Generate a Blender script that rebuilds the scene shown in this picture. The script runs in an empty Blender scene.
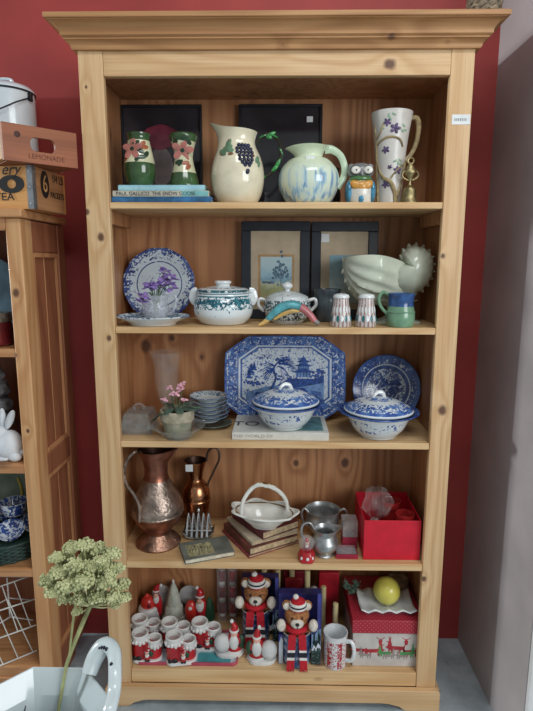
import bpy, math, random
from mathutils import Vector, Matrix, Euler
PI = math.pi
random.seed(7)
scene = bpy.context.scene

# ---------------------------------------------------------------- camera
CAM = Vector((0.0062, -1.5678, 1.4595))
PITCH, YAW, ROLL, FPX = 0.171, -0.0178, 0.0021, 534.0
FW = Vector((math.sin(YAW)*math.cos(PITCH), math.cos(YAW)*math.cos(PITCH), -math.sin(PITCH)))
_rt = Vector((math.cos(YAW), -math.sin(YAW), 0)); _up = _rt.cross(FW)
RT = _rt*math.cos(ROLL) + _up*math.sin(ROLL); UP = -_rt*math.sin(ROLL) + _up*math.cos(ROLL)
cd = bpy.data.cameras.new('camera'); co = bpy.data.objects.new('camera', cd); scene.collection.objects.link(co)
co.matrix_world = Matrix(((RT.x, UP.x, -FW.x, CAM.x), (RT.y, UP.y, -FW.y, CAM.y), (RT.z, UP.z, -FW.z, CAM.z), (0, 0, 0, 1)))
cd.sensor_fit = 'VERTICAL'; cd.sensor_height = 24.0; cd.lens = FPX/711.0*24.0; cd.clip_start = 0.02
scene.camera = co

# ---------------------------------------------------------------- world, lights, exposure
scene.view_settings.view_transform = 'Standard'; scene.view_settings.look = 'None'
scene.view_settings.gamma = 1.0; scene.view_settings.use_curve_mapping = False
scene.view_settings.exposure = 0.0
wd = bpy.data.worlds.new('shop_ambience'); scene.world = wd; wd.use_nodes = True
bgn = wd.node_tree.nodes['Background']; bgn.inputs[0].default_value = (0.9, 0.96, 1.0, 1); bgn.inputs[1].default_value = 0.345
def area(name, loc, target, sx, sy, power, col):
    l = bpy.data.lights.new(name, 'AREA'); l.shape = 'RECTANGLE'; l.size = sx; l.size_y = sy; l.energy = power; l.color = col
    o = bpy.data.objects.new(name, l); scene.collection.objects.link(o); o.location = loc
    o.rotation_euler = (Vector(target)-Vector(loc)).to_track_quat('-Z', 'Y').to_euler(); return o
area('shop_window', (2.3, -3.0, 1.95), (0.0, 0.0, 1.1), 1.8, 1.5, 66, (0.95, 0.98, 1.0))
area('ceiling_tubes', (0.45, -1.7, 3.3), (0.0, 0.0, 1.0), 1.6, 0.5, 24, (0.96, 0.99, 1.0))
area('far_side_window', (-4.2, -0.22, 2.13), (0.7, -0.1, 1.2), 0.2, 0.2, 120, (0.9, 0.97, 1.0))

# ---------------------------------------------------------------- placement helpers (metres)
def ray(px, py): return FW + RT*((px-266.5)/FPX) - UP*((py-355.5)/FPX)
def at(px, py, Y): d = ray(px, py); return CAM + d*((Y-CAM.y)/d.y)
def on(px, py, Z): d = ray(px, py); return CAM + d*((Z-CAM.z)/d.z)
def depth(p): return (Vector(p)-CAM).dot(FW)
class Spot: pass
def B(px, Y, z):
    s = Spot(); x = 0.0
    for _ in range(6):
        p = Vector((x, Y, z)); D = depth(p); x += (px-266.5-FPX*(p-CAM).dot(RT)/D)*D/FPX
    s.loc = Vector((x, Y, z+0.0004)); s.k = depth(s.loc)/FPX; s.kz = s.k*depth(s.loc)/(Y-CAM.y); return s
S1, S2, S3, S4, S5 = 1.631, 1.272, 0.918, 0.515, 0.124

# ---------------------------------------------------------------- mesh builder
def spl(P, n=6, closed=False):
    P = [Vector(p) for p in P]; out = []; N = len(P)
    for i in range(N if closed else N-1):
        if closed: a, b, c, d = P[(i-1) % N], P[i], P[(i+1) % N], P[(i+2) % N]
        else: a, b, c, d = P[max(i-1, 0)], P[i], P[i+1], P[min(i+2, N-1)]
        for j in range(n):
            t = j/n
            out.append(0.5*((2*b)+(c-a)*t+(2*a-5*b+4*c-d)*t*t+(3*b-a-3*c+d)*t**3))
    if not closed: out.append(P[-1])
    return out
def lerp_list(L, n):
    out = []
    for i in range(n):
        t = i/(n-1)*(len(L)-1); a = int(min(t, len(L)-2)); out.append(L[a]+(L[a+1]-L[a])*(t-a))
    return out
def nrm_rot(n):
    n = Vector(n).normalized(); return n.to_track_quat('Z', 'Y').to_matrix().to_4x4()
class MB:
    def __init__(s, k=1.0, kz=None): s.k = k; s.kz = k if kz is None else kz; s.v = []; s.f = []; s.mi = []
    def add(s, V, F, mi=0, M=None):
        b = len(s.v)
        for p in V:
            p = Vector(p)
            if M is not None: p = M @ p
            s.v.append((p.x*s.k, p.y*s.k, p.z*s.kz))
        for i, f in enumerate(F):
            s.f.append(tuple(b+q for q in f)); s.mi.append(mi[i] if isinstance(mi, list) else mi)
        return s
    def box(s, x0, x1, y0, y1, z0, z1, mi=0, M=None):
        V = [(x, y, z) for z in (z0, z1) for y in (y0, y1) for x in (x0, x1)]
        return s.add(V, [(0, 2, 3, 1), (4, 5, 7, 6), (0, 1, 5, 4), (2, 6, 7, 3), (0, 4, 6, 2), (1, 3, 7, 5)], mi, M)
    def lathe(s, prof, n=32, mi=0, c=(0, 0, 0), sx=1, sy=1, wob=None, M=None):
        V = []; F = []; mm = []
        for (r, z) in prof:
            for j in range(n):
                a = 2*PI*j/n; rr = max(r, 1e-4)
                if wob: rr = rr*wob(a, z)
                V.append((c[0]+rr*math.cos(a)*sx, c[1]+rr*math.sin(a)*sy, c[2]+z))
        for i in range(len(prof)-1):
            for j in range(n):
                F.append((i*n+j, i*n+(j+1) % n, (i+1)*n+(j+1) % n, (i+1)*n+j)); mm.append(mi[i] if isinstance(mi, list) else mi)
        if prof[0][0] > 1e-3: F.append(tuple(reversed(range(n)))); mm.append(mm[0])
        if prof[-1][0] > 1e-3: F.append(tuple((len(prof)-1)*n+j for j in range(n))); mm.append(mm[-2])
        return s.add(V, F, mm, M)
    def tube(s, P, r, n=8, mi=0, closed=False, flat=1.0, M=None):
        P = [Vector(p) for p in P]; N = len(P)
        R = lerp_list(r, N) if isinstance(r, (list, tuple)) else [r]*N
        V = []; F = []; prev = None
        for i, p in enumerate(P):
            t = (P[(i+1) % N]-P[i-1]) if closed else (P[min(i+1, N-1)]-P[max(i-1, 0)])
            t.normalize()
            if prev is None:
                a = Vector((0, 0, 1)) if abs(t.z) < 0.9 else Vector((0, 1, 0)); u = t.cross(a).normalized()
            else: u = (prev-t*prev.dot(t)).normalized()
            prev = u; w = t.cross(u)
            for j in range(n):
                q = 2*PI*j/n; V.append(p+u*(math.cos(q)*R[i])+w*(math.sin(q)*R[i]*flat))
        for i in range(N if closed else N-1):
            a, b = i*n, ((i+1) % N)*n
            for j in range(n): F.append((a+j, a+(j+1) % n, b+(j+1) % n, b+j))
        if not closed: F.append(tuple(reversed(range(n)))); F.append(tuple((N-1)*n+j for j in range(n)))
        return s.add(V, F, mi, M)
    def ell(s, c, r, n=14, m=9, mi=0, R=None):
        if not isinstance(r, (list, tuple)): r = (r, r, r)
        V = [(0, 0, -1)]; F = []
        for i in range(1, m):
            a = -PI/2+PI*i/m
            for j in range(n): V.append((math.cos(a)*math.cos(2*PI*j/n), math.cos(a)*math.sin(2*PI*j/n), math.sin(a)))
        V.append((0, 0, 1)); T = len(V)-1
        for j in range(n): F.append((0, 1+(j+1) % n, 1+j))
        for i in range(m-2):
            for j in range(n):
                a = 1+i*n; F.append((a+j, a+(j+1) % n, a+n+(j+1) % n, a+n+j))
        a = 1+(m-2)*n
        for j in range(n): F.append((a+j, a+(j+1) % n, T))
        M = Matrix.Translation(Vector(c)) @ (R if R is not None else Matrix()) @ Matrix.Diagonal((r[0], r[1], r[2], 1))
        return s.add(V, F, mi, M)
    def prism(s, P, d0, d1, mi=0, ax='y', M=None):
        n = len(P)
        def q(p, d): return {'y': (p[0], d, p[1]), 'z': (p[0], p[1], d), 'x': (d, p[0], p[1])}[ax]
        V = [q(p, d0) for p in P]+[q(p, d1) for p in P]
        F = [tuple(range(n)), tuple(reversed(range(n, 2*n)))]+[(i, n+i, n+(i+1) % n, (i+1) % n) for i in range(n)]
        return s.add(V, F, mi, M)
    def grid(s, G, mi=0, cu=False, cv=False, M=None):
        a, b = len(G), len(G[0]); V = [p for row in G for p in row]; F = []
        for i in range(a if cu else a-1):
            for j in range(b if cv else b-1):
                F.append((i*b+j, ((i+1) % a)*b+j, ((i+1) % a)*b+(j+1) % b, i*b+(j+1) % b))
        return s.add(V, F, mi, M)
    def build(s, name, mats, parent=None, loc=(0, 0, 0), rot=None, bev=0, sharp=38, solid=0):
        me = bpy.data.meshes.new(name); me.from_pydata(s.v, [], s.f)
        if not isinstance(mats, (list, tuple)): mats = [mats]
        for m in mats: me.materials.append(m)
        for p, i in zip(me.polygons, s.mi): p.material_index = min(i, len(mats)-1); p.use_smooth = True
        import bmesh
        bm = bmesh.new(); bm.from_mesh(me); bmesh.ops.recalc_face_normals(bm, faces=bm.faces); bm.to_mesh(me); bm.free()
        me.set_sharp_from_angle(angle=math.radians(sharp)); me.update()
        o = bpy.data.objects.new(name, me); scene.collection.objects.link(o)
        o.location = loc
        if rot: o.rotation_euler = rot
        if parent is not None: o.parent = parent
        if solid:
            md = o.modifiers.new('thick', 'SOLIDIFY'); md.thickness = solid; md.offset = 0
        if bev:
            md = o.modifiers.new('soft_edge', 'BEVEL'); md.width = bev; md.segments = 2; md.limit_method = 'ANGLE'; md.angle_limit = math.radians(40)
        return o
def tag(o, label, cat, group=None):
    o['label'] = label; o['category'] = cat
    if group: o['group'] = group
    return o
def thing(name, label, cat, loc=(0, 0, 0), rz=0, group=None, rot=None):
    o = bpy.data.objects.new(name, None); scene.collection.objects.link(o); o.empty_display_size = 0.02
    o.location = loc; o.rotation_euler = rot if rot else (0, 0, rz); return tag(o, label, cat, group)
def struct(o): o['kind'] = 'structure'; return o
def copy_tree(o, parent=None):
    c = o.copy(); scene.collection.objects.link(c); c.parent = parent
    for ch in [q for q in bpy.data.objects if q.parent == o]: copy_tree(ch, c)
    return c
def text(name, s, size, mat, parent, loc, rot, depth_=0.0004, sx=1.0, label=None, align='CENTER', shear=0):
    cu = bpy.data.curves.new(name, 'FONT'); cu.body = s; cu.size = size; cu.extrude = depth_; cu.align_x = align; cu.align_y = 'CENTER'; cu.shear = shear
    t = bpy.data.objects.new(name, cu); scene.collection.objects.link(t)
    dg = bpy.context.evaluated_depsgraph_get(); me = bpy.data.meshes.new_from_object(t.evaluated_get(dg))
    bpy.data.objects.remove(t); me.materials.clear(); me.materials.append(mat)
    for v in me.vertices: v.co.x *= sx
    o = bpy.data.objects.new(name, me); scene.collection.objects.link(o); o.location = loc; o.rotation_euler = rot; o.parent = parent
    return o

# ---------------------------------------------------------------- materials
def lin(c):
    out = []
    for v in c:
        v = v/255.0; out.append(v/12.92 if v <= 0.04045 else ((v+0.055)/1.055)**2.4)
    return (*out, 1.0)
class NT:
    def __init__(s, name):
        s.m = bpy.data.materials.new(name); s.m.use_nodes = True; s.t = s.m.node_tree; s.b = s.t.nodes['Principled BSDF']
    def n(s, typ, **kw):
        o = s.t.nodes.new(typ)
        for k, v in kw.items(): setattr(o, k, v)
        return o
    def put(s, sock, v):
        if hasattr(v, 'is_output') or isinstance(v, bpy.types.NodeSocket): s.t.links.new(v, sock)
        else: sock.default_value = v
    def math(s, op, a, b=0.0, c=None, clamp=False):
        o = s.n('ShaderNodeMath', operation=op); o.use_clamp = clamp; s.put(o.inputs[0], a); s.put(o.inputs[1], b)
        if c is not None: s.put(o.inputs[2], c)
        return o.outputs[0]
    def vmath(s, op, a, b=None):
        o = s.n('ShaderNodeVectorMath', operation=op); s.put(o.inputs[0], a)
        if b is not None: s.put(o.inputs[1], b)
        return o.outputs['Value'] if op in ('LENGTH', 'DISTANCE', 'DOT_PRODUCT') else o.outputs[0]
    def obj(s): return s.n('ShaderNodeTexCoord').outputs['Object']
    def sep(s, v): o = s.n('ShaderNodeSeparateXYZ'); s.put(o.inputs[0], v); return o.outputs
    def noise(s, vec, scale, detail=3, rough=0.5, dist=0.0):
        o = s.n('ShaderNodeTexNoise'); s.put(o.inputs['Vector'], vec); o.inputs['Scale'].default_value = scale
        o.inputs['Detail'].default_value = detail; o.inputs['Roughness'].default_value = rough; o.inputs['Distortion'].default_value = dist
        return o.outputs[0]
    def voro(s, vec, scale, feature='F1'):
        o = s.n('ShaderNodeTexVoronoi', feature=feature); s.put(o.inputs['Vector'], vec); o.inputs['Scale'].default_value = scale
        return o.outputs['Distance']
    def mapr(s, v, a, b, c=0.0, d=1.0):
        o = s.n('ShaderNodeMapRange'); s.put(o.inputs[0], v)
        for i, q in zip((1, 2, 3, 4), (a, b, c, d)): o.inputs[i].default_value = q
        return o.outputs[0]
    def ramp(s, v, stops, mode='LINEAR'):
        o = s.n('ShaderNodeValToRGB'); s.put(o.inputs[0], v); e = o.color_ramp; e.interpolation = mode
        while len(e.elements) < len(stops): e.elements.new(0.5)
        for q, (p, c) in zip(e.elements, stops): q.position = p; q.color = c if len(c) == 4 else lin(c)
        return o.outputs[0]
    def mix(s, f, a, b, mode='MIX'):
        o = s.n('ShaderNodeMix', data_type='RGBA', blend_type=mode); s.put(o.inputs[0], f)
        s.put(o.inputs[6], a if not isinstance(a, tuple) else (a if len(a) == 4 else lin(a)))
        s.put(o.inputs[7], b if not isinstance(b, tuple) else (b if len(b) == 4 else lin(b)))
        return o.outputs[2]
    def bump(s, h, strength=0.2, dist=0.002):
        o = s.n('ShaderNodeBump'); o.inputs['Strength'].default_value = strength; o.inputs['Distance'].default_value = dist
        s.put(o.inputs['Height'], h); s.t.links.new(o.outputs[0], s.b.inputs['Normal'])
    def fin(s, col, rough=0.5, metal=0.0, coat=0.0, trans=0.0, alpha=None, ior=1.45):
        s.put(s.b.inputs['Base Color'], col if not isinstance(col, tuple) else (col if len(col) == 4 else lin(col)))
        s.put(s.b.inputs['Roughness'], rough); s.b.inputs['Metallic'].default_value = metal
        s.b.inputs['Coat Weight'].default_value = coat; s.b.inputs['Coat Roughness'].default_value = 0.08
        s.b.inputs['Transmission Weight'].default_value = trans; s.b.inputs['IOR'].default_value = ior
        if alpha is not None: s.put(s.b.inputs['Alpha'], alpha)
        return s.m
_cache = {}
def mat(name, col, rough=0.45, metal=0.0, coat=0.0, var=0.12, scale=25, bump=0.0, bscale=200):
    if name in _cache: return _cache[name]
    s = NT(name); o = s.obj(); n = s.noise(o, scale, 3)
    d = tuple(max(0, int(c*(1-var))) for c in col); l = tuple(min(255, int(c*(1+var*0.6)+3)) for c in col)
    c = s.ramp(n, [(0.3, d), (0.7, l)])
    if bump: s.bump(s.noise(o, bscale, 2), bump)
    _cache[name] = s.fin(c, rough, metal, coat); return _cache[name]
def glass(name, tint=(235, 240, 242), rough=0.03):
    if name in _cache: return _cache[name]
    s = NT(name); n = s.noise(s.obj(), 12, 2); c = s.ramp(n, [(0.3, tuple(int(v*0.97) for v in tint)), (0.7, tint)])
    _cache[name] = s.fin(c, rough, 0, 0, 1.0, None, 1.45); return _cache[name]
def film(name, tint, alpha, rough=0.12):
    if name in _cache: return _cache[name]
    s = NT(name); n = s.noise(s.obj(), 30, 3, 0.6)
    _cache[name] = s.fin(tint, rough, alpha=s.mapr(n, 0.3, 0.75, alpha*0.5, min(1, alpha*1.8))); return _cache[name]
def wood(name, light, mid, dark, ax='z', knots=(), rings=9.0, rk=0.028, knotcol=(88, 56, 42), scale=1.0, rough=0.5):
    if name in _cache: return _cache[name]
    s = NT(name); o = s.obj(); i = 'xyz'.index(ax)
    st = [7.0*scale]*3; st[i] = 0.75*scale; v = s.vmath('MULTIPLY', o, tuple(st))
    disp = None; kmask = None
    for (c, r) in knots:
        d = s.vmath('SUBTRACT', o, tuple(c)); rr = [1/r]*3; rr[i] = 0.8/r
        ln = s.vmath('LENGTH', s.vmath('MULTIPLY', d, tuple(rr)))
        ln = s.math('ADD', ln, s.math('MULTIPLY', s.math('SUBTRACT', s.noise(o, 60, 2), 0.5), 0.5))
        m = s.mapr(ln, 0.55, 1.15, 1.0, 0.0); kmask = m if kmask is None else s.math('MAXIMUM', kmask, m)
        g = s.math('POWER', 2.718, s.math('MULTIPLY', ln, -0.45)); disp = g if disp is None else s.math('ADD', disp, g)
    base = s.noise(v, 1.0, 2.0, 0.4)
    ph = s.math('MULTIPLY', base, rings*6.283)
    if disp is not None: ph = s.math('ADD', ph, s.math('MULTIPLY', disp, 9.0))
    w = s.math('SINE', ph); w = s.math('MULTIPLY_ADD', w, 0.5, 0.5); w = s.math('POWER', w, 1.6)
    st2 = [170.0*scale]*3; st2[i] = 4.0*scale; fib = s.noise(s.vmath('MULTIPLY', o, tuple(st2)), 1.0, 2)
    big = s.noise(o, 3.5, 2)
    c = s.mix(s.math('MULTIPLY', w, 0.75), light, mid)
    c = s.mix(s.mapr(fib, 0.45, 0.8, 0.0, 0.35), c, dark)
    c = s.mix(s.mapr(big, 0.35, 0.75, 0.0, 0.45), c, mid)
    vs = [9.0*scale]*3; vs[i] = 4.0*scale
    if rk > 0: vk = s.mapr(s.voro(s.vmath('MULTIPLY', o, tuple(vs)), 1.0), 0.04, rk*3.2+0.05, 0.7, 0.0); c = s.mix(vk, c, knotcol)
    if kmask is not None: c = s.mix(s.math('MULTIPLY', kmask, 0.92), c, knotcol)
    s.bump(fib, 0.12, 0.001)
    _cache[name] = s.fin(c, rough, 0, 0.05); return _cache[name]
def china(name, coord, stops, lo=0.0, hi=0.12, scale=90, blue=(45, 75, 150), blue2=(22, 40, 105), white=(226, 232, 236), rough=0.16, shape=None, detail=3, dist=1.5, coat=0.3):
    """white glaze with printed ornament: coverage of the print by radius or height"""
    if name in _cache: return _cache[name]
    s = NT(name); o = s.obj(); x, y, z = s.sep(o)
    if coord == 'r': q = s.vmath('LENGTH', s.vmath('MULTIPLY', o, (1, 1, 0)))
    elif coord == 'z': q = z
    else:
        a, b, cut = shape
        ax = s.math('DIVIDE', s.math('ABSOLUTE', x), a); by = s.math('DIVIDE', s.math('ABSOLUTE', y), b)
        q = s.math('MAXIMUM', s.math('MAXIMUM', ax, by), s.math('DIVIDE', s.math('ADD', ax, by), cut))
    t = s.mapr(q, lo, hi)
    cov = s.ramp(t, [(p, (c, c, c, 1)) for p, c in stops], 'CONSTANT')
    n = s.noise(o, scale, detail, 0.55, dist); n2 = s.noise(o, scale*0.45, 2)
    thr = s.math('SUBTRACT', 1.0, cov); msk = s.mapr(s.math('SUBTRACT', s.mapr(n, 0.28, 0.72), thr), -0.06, 0.06)
    bc = s.mix(s.mapr(n2, 0.4, 0.6), blue, blue2); c = s.mix(msk, white, bc)
    _cache[name] = s.fin(c, rough, 0, coat); return _cache[name]
# ================================================================= the setting
def wallmat(name, col, rough=0.6, var=0.06, bump=0.05):
    return mat(name, col, rough, var=var, scale=4, bump=bump, bscale=60)
RED = wallmat('red_wall_paint', (154, 55, 50)); GREYW = wallmat('grey_wall_paint', (168, 160, 160))
WHITEW = wallmat('white_wall_paint', (215, 215, 214))
nf = NT('concrete_floor'); of = nf.obj()
cf = nf.ramp(nf.noise(of, 6, 6, 0.65), [(0.3, (130, 142, 148)), (0.55, (166, 177, 182)), (0.75, (190, 198, 200))])
cf = nf.mix(nf.mapr(nf.noise(of, 22, 4, 0.7), 0.62, 0.75, 0, 0.5), cf, (85, 84, 84)); FLOORM = nf.fin(cf, 0.45)
m = MB(); m.box(-4.5, 3.0, -4.5, 0.55, -0.1, 0.0); struct(m.build('floor', FLOORM))
m = MB(); m.box(-3.5, 0.73, 0.335, 0.45, 0.0, 3.4); struct(m.build('wall_back', RED))
m = MB(); m.box(0.73, 0.86, -0.205, 0.45, 0.0, 3.4); struct(m.build('wall_right', GREYW))
m = MB(); m.box(0.732, 1.6, -0.222, -0.206, 0.0, 3.4); struct(m.build('wall_front_right', WHITEW))

# ================================================================= pine bookcase
PL, PM, PD = (216, 182, 138), (195, 154, 107), (146, 102, 68)
def kn(px, py, Y=0.0, r=0.008): return (tuple(at(px, py, Y)), r)
W_POST_L = wood('pine_left_post', PL, PM, PD, 'z', [kn(101, 237, 0, .011), kn(87, 212, 0, .008), kn(109, 338, 0, .008), kn(86, 87, 0, .004)], rk=0.0)
W_POST_R = wood('pine_right_post', PL, PM, PD, 'z', [kn(442.5, 410.5, 0, .014), kn(443, 256, 0, .007), kn(424, 579, 0, .009)], rk=0.0)
W_H = wood('pine_rail', PL, PM, PD, 'x', [kn(390, 64, 0, .015), kn(392, 37, -.03, .011), kn(283, 46, -.02, .008), kn(430, 44, -.02, .004)], rk=0.0)
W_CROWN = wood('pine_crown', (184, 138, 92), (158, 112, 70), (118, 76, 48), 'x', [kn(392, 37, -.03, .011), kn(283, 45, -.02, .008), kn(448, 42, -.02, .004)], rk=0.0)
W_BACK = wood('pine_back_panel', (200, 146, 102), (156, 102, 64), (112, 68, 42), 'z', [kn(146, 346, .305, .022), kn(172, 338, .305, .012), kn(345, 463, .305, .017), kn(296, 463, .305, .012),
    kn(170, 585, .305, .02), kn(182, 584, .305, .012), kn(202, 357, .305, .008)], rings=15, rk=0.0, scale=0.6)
W_SIDE = wood('pine_side_panel', (190, 138, 95), (160, 106, 68), (118, 72, 46), 'z', rk=0.03)
W_SHELF = wood('pine_shelf', (222, 188, 140), (200, 158, 108), (150, 105, 66), 'x', rk=0.02)
XL, XR = -0.472, 0.477
bk = thing('bookcase', 'tall open pine bookcase with moulded crown, filled with crockery and ornaments', 'bookcase')
m = MB(); m.box(-0.54, XL, 0.0, 0.022, 0.0745, 2.045); m.build('post', W_POST_L, bk, bev=0.002)
m = MB(); m.box(XR, 0.54, 0.0, 0.022, 0.0745, 2.045); m.build('post', W_POST_R, bk, bev=0.002)
m = MB(); m.box(XL+.0003, XR-.0003, 0.001, 0.022, 1.965, 2.045); m.build('top_rail', W_H, bk, bev=0.002)
m = MB(); m.box(-0.54, -0.507, 0.0225, 0.304, 0.0, 2.04); m.build('side_panel', W_SIDE, bk)
m = MB(); m.box(0.507, 0.54, 0.0225, 0.304, 0.0, 2.04); m.build('side_panel', W_SIDE, bk)
m = MB(); m.box(-0.54, 0.54, 0.3045, 0.318, 0.05, 2.04); m.build('back_panel', W_BACK, bk)
m = MB(); m.box(-0.506, 0.506, 0.0225, 0.304, 1.99, 2.03); m.build('ceiling_board', W_SIDE, bk)
for z, t in ((S1, .018), (S2, .019), (S3, .020), (S4, .023)):
    m = MB(); m.box(XL+.0005, XR-.0005, 0.003, 0.0225, z-t, z); m.box(-0.5065, 0.5065, 0.0225, 0.304, z-t, z)
    m.build('shelf', W_SHELF, bk, bev=0.0015)
m = MB(); m.box(XL+.0005, XR-.0005, 0.003, 0.0225, 0.0745, S5); m.box(-0.5065, 0.5065, 0.0225, 0.304, 0.0745, S5); m.build('bottom_board', W_SHELF, bk, bev=0.002)
for sx in (-1, 1):
    m = MB(); m.box(min(sx*.5065, sx*.478), max(sx*.5065, sx*.478), 0.05, 0.25, S1-.018-.04, S1-.0185); m.build('shelf_cleat', W_SIDE, bk, bev=0.001)
# crown: profile swept round front and sides with mitred corners
cp = [(0.0, 0.0), (0.010, 0.0), (0.012, 0.004), (0.013, 0.010), (0.018, 0.017), (0.024, 0.0215), (0.026, 0.022), (0.026, 0.026), (0.030, 0.0275), (0.033, 0.030), (0.033, 0.034),
      (0.0335, 0.038), (0.037, 0.046), (0.044, 0.054), (0.053, 0.0585), (0.057, 0.0595), (0.057, 0.0615), (0.0625, 0.062), (0.0635, 0.064), (0.0635, 0.073), (0.0625, 0.075), (0.0, 0.075)]
G = []
for o_, z_ in cp:
    z = 2.0285+z_*.97; o_ = max(o_, -0.001)+0.0005
    G.append([(-.54-o_, .318, z), (-.54-o_, -o_, z), (.54+o_, -o_, z), (.54+o_, .318, z)])
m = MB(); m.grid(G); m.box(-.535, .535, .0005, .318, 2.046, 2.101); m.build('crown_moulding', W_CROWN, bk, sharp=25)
# plinth with scalloped feet
def pl_x(px, py): return at(px, py, -.018).x
xa, xb = -0.556, 0.552
poly = [(xa, 0), (-.485, 0), (-.472, .004), (-.462, .014), (-.448, .018), (-.43, .024), (-.41, .026), (.36, .026), (.385, .024), (.405, .018), (.42, .014), (.432, .004), (.445, 0), (xb, 0), (xb, .066), (xb-.006, .0742), (xa+.006, .0742), (xa, .066)]
m = MB(); m.prism(poly, -0.018, 0.0028); m.build('plinth', W_H, bk, bev=0.002)
for sx in (-1, 1):
    m = MB(); m.box(min(sx*.5405, sx*.555), max(sx*.5405, sx*.555), 0.0, .30, 0, .068); m.build('plinth_return', W_H, bk, bev=.002)
STICK = mat('white_paper_sticker', (222, 226, 226), 0.6, var=0.04); INK = mat('grey_print_ink', (120, 125, 128), 0.6, var=0.05)
PRICE_INK = mat('black_ink', (28, 26, 26), 0.5, var=0.05)
p = at(461, 119.5, -.0004)
m = MB(); m.box(p.x-.025, p.x+.025, -.0012, -.0002, p.z-.013, p.z+.013); st = m.build('price_sticker', STICK, bk); st['label'] = 'white price sticker'
m = MB()
for i in range(7): m.box(p.x-.018+i*.005, p.x-.0155+i*.005, -.0016, -.0011, p.z-.004, p.z+.003)
m.build('printed_price', INK, st)

# ================================================================= left pine cabinet
CX0, CX1, CY0, CY1 = -1.25, -0.705, -0.06, 0.25
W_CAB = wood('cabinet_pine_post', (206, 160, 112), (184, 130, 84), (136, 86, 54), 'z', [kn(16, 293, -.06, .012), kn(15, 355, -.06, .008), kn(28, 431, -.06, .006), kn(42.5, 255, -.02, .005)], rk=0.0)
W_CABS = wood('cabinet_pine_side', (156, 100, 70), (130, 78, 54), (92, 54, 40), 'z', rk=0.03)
W_CABM = wood('cabinet_pine_moulding', (196, 142, 98), (168, 112, 74), (120, 76, 52), 'z', rk=0)
W_CABH = wood('cabinet_pine_shelf', (196, 146, 100), (170, 118, 76), (120, 78, 50), 'x', rk=0.03)
cab = thing('cabinet', 'open pine cabinet at the left with a panelled side and crates on top', 'cabinet')
m = MB(); m.box(-.748, CX1, CY0, CY0+.07, 0.10, 1.582); m.build('post', W_CAB, cab, bev=0.004)
m = MB(); m.box(CX0, CX0+.07, CY0, CY0+.07, 0.10, 1.582); m.build('post', W_CAB, cab, bev=0.004)
m = MB(); m.box(CX0+.0705, -.7485, CY0+.002, CY0+.024, 1.548, 1.582); m.build('top_rail', W_CABH, cab, bev=.002)
m = MB(); m.box(CX0-.015, CX1+.012, CY0-.015, CY1, 1.5825, 1.606); m.build('top_board', W_CABH, cab, bev=0.004)
m = MB(); m.box(CX0, -.775, CY1+.0005, .333, 1.5825, 1.606); m.build('rear_board', W_CABH, cab)
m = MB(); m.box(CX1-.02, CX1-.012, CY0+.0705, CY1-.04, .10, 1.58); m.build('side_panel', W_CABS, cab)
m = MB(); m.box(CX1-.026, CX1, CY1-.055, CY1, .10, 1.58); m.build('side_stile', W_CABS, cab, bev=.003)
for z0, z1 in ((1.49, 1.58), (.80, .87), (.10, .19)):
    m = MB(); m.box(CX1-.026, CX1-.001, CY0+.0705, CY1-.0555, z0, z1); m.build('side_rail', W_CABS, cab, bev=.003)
for z0, z1 in ((.8705, 1.4895), (.1905, .7995)):
    m = MB(); y0, y1 = CY0+.0708, CY1-.0558
    for (a, b, c, d) in ((y0, y0+.014, z0, z1), (y1-.014, y1, z0, z1), (y0+.014, y1-.014, z0, z0+.014), (y0+.014, y1-.014, z1-.014, z1)): m.box(CX1-.0115, CX1-.003, a, b, c, d)
    ym = (y0+y1)/2; m.box(CX1-.0115, CX1-.0095, ym-.003, ym+.003, z0+.014, z1-.014)
    m.build('panel_moulding', W_CABM, cab, bev=.003)
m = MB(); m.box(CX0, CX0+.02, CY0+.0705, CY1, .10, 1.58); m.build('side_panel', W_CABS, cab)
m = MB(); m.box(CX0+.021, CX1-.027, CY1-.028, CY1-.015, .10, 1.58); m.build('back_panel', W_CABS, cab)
C1, C2, C3, C4 = 1.212, .858, .515, .172
for z, t in ((C1, .023), (C2, .026), (C3, .024), (C4, .034)):
    m = MB(); m.box(CX0+.0705, -.7485, CY0+.006, CY0+.0705, z-t, z); m.box(CX0+.021, CX1-.027, CY0+.0705, CY1-.029, z-t, z); m.build('shelf', W_CABH, cab, bev=.0015)
m = MB(); m.box(CX0, CX1, CY0, CY0+.02, .095, .1375); m.build('base_rail', W_CABH, cab, bev=.003)
m = MB(); m.box(CX0+.04, CX1-.04, CY0+.10, CY1-.03, 0, .0995); m.build('plinth', W_CABS, cab)
# ================================================================= helpers for pottery
def prof_r(prof, z):
    for (r0, z0), (r1, z1) in zip(prof, prof[1:]):
        if min(z0, z1) <= z <= max(z0, z1) and abs(z1-z0) > 1e-6: return r0+(r1-r0)*(z-z0)/(z1-z0)
    return prof[-1][0]
def smooth(P, n=4):
    q = spl([(a, b, 0) for a, b in P], n); lo = min(b for a, b in P); return [(max(p.x, 0.0), max(p.y, lo)) for p in q]
def vessel(prof, t, zf):
    """outer profile up, then an inner wall down to the inside floor at zf"""
    inn = [(max(r-t, 0.0), z) for r, z in reversed(prof) if z > zf+t*.5]
    return prof+inn+[(max(prof_r(prof, zf)-t, 0)*.8, zf), (0.0, zf)]
def skin_pt(prof, phi, z, out=0.0, sx=1, sy=1):
    r = prof_r(prof, z)+out; dz = 0.5; dr = (prof_r(prof, z+dz)-prof_r(prof, z-dz))/(2*dz)
    return Vector((r*math.cos(phi)*sx, r*math.sin(phi)*sy, z)), Vector((math.cos(phi), math.sin(phi), -dr)).normalized()
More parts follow.
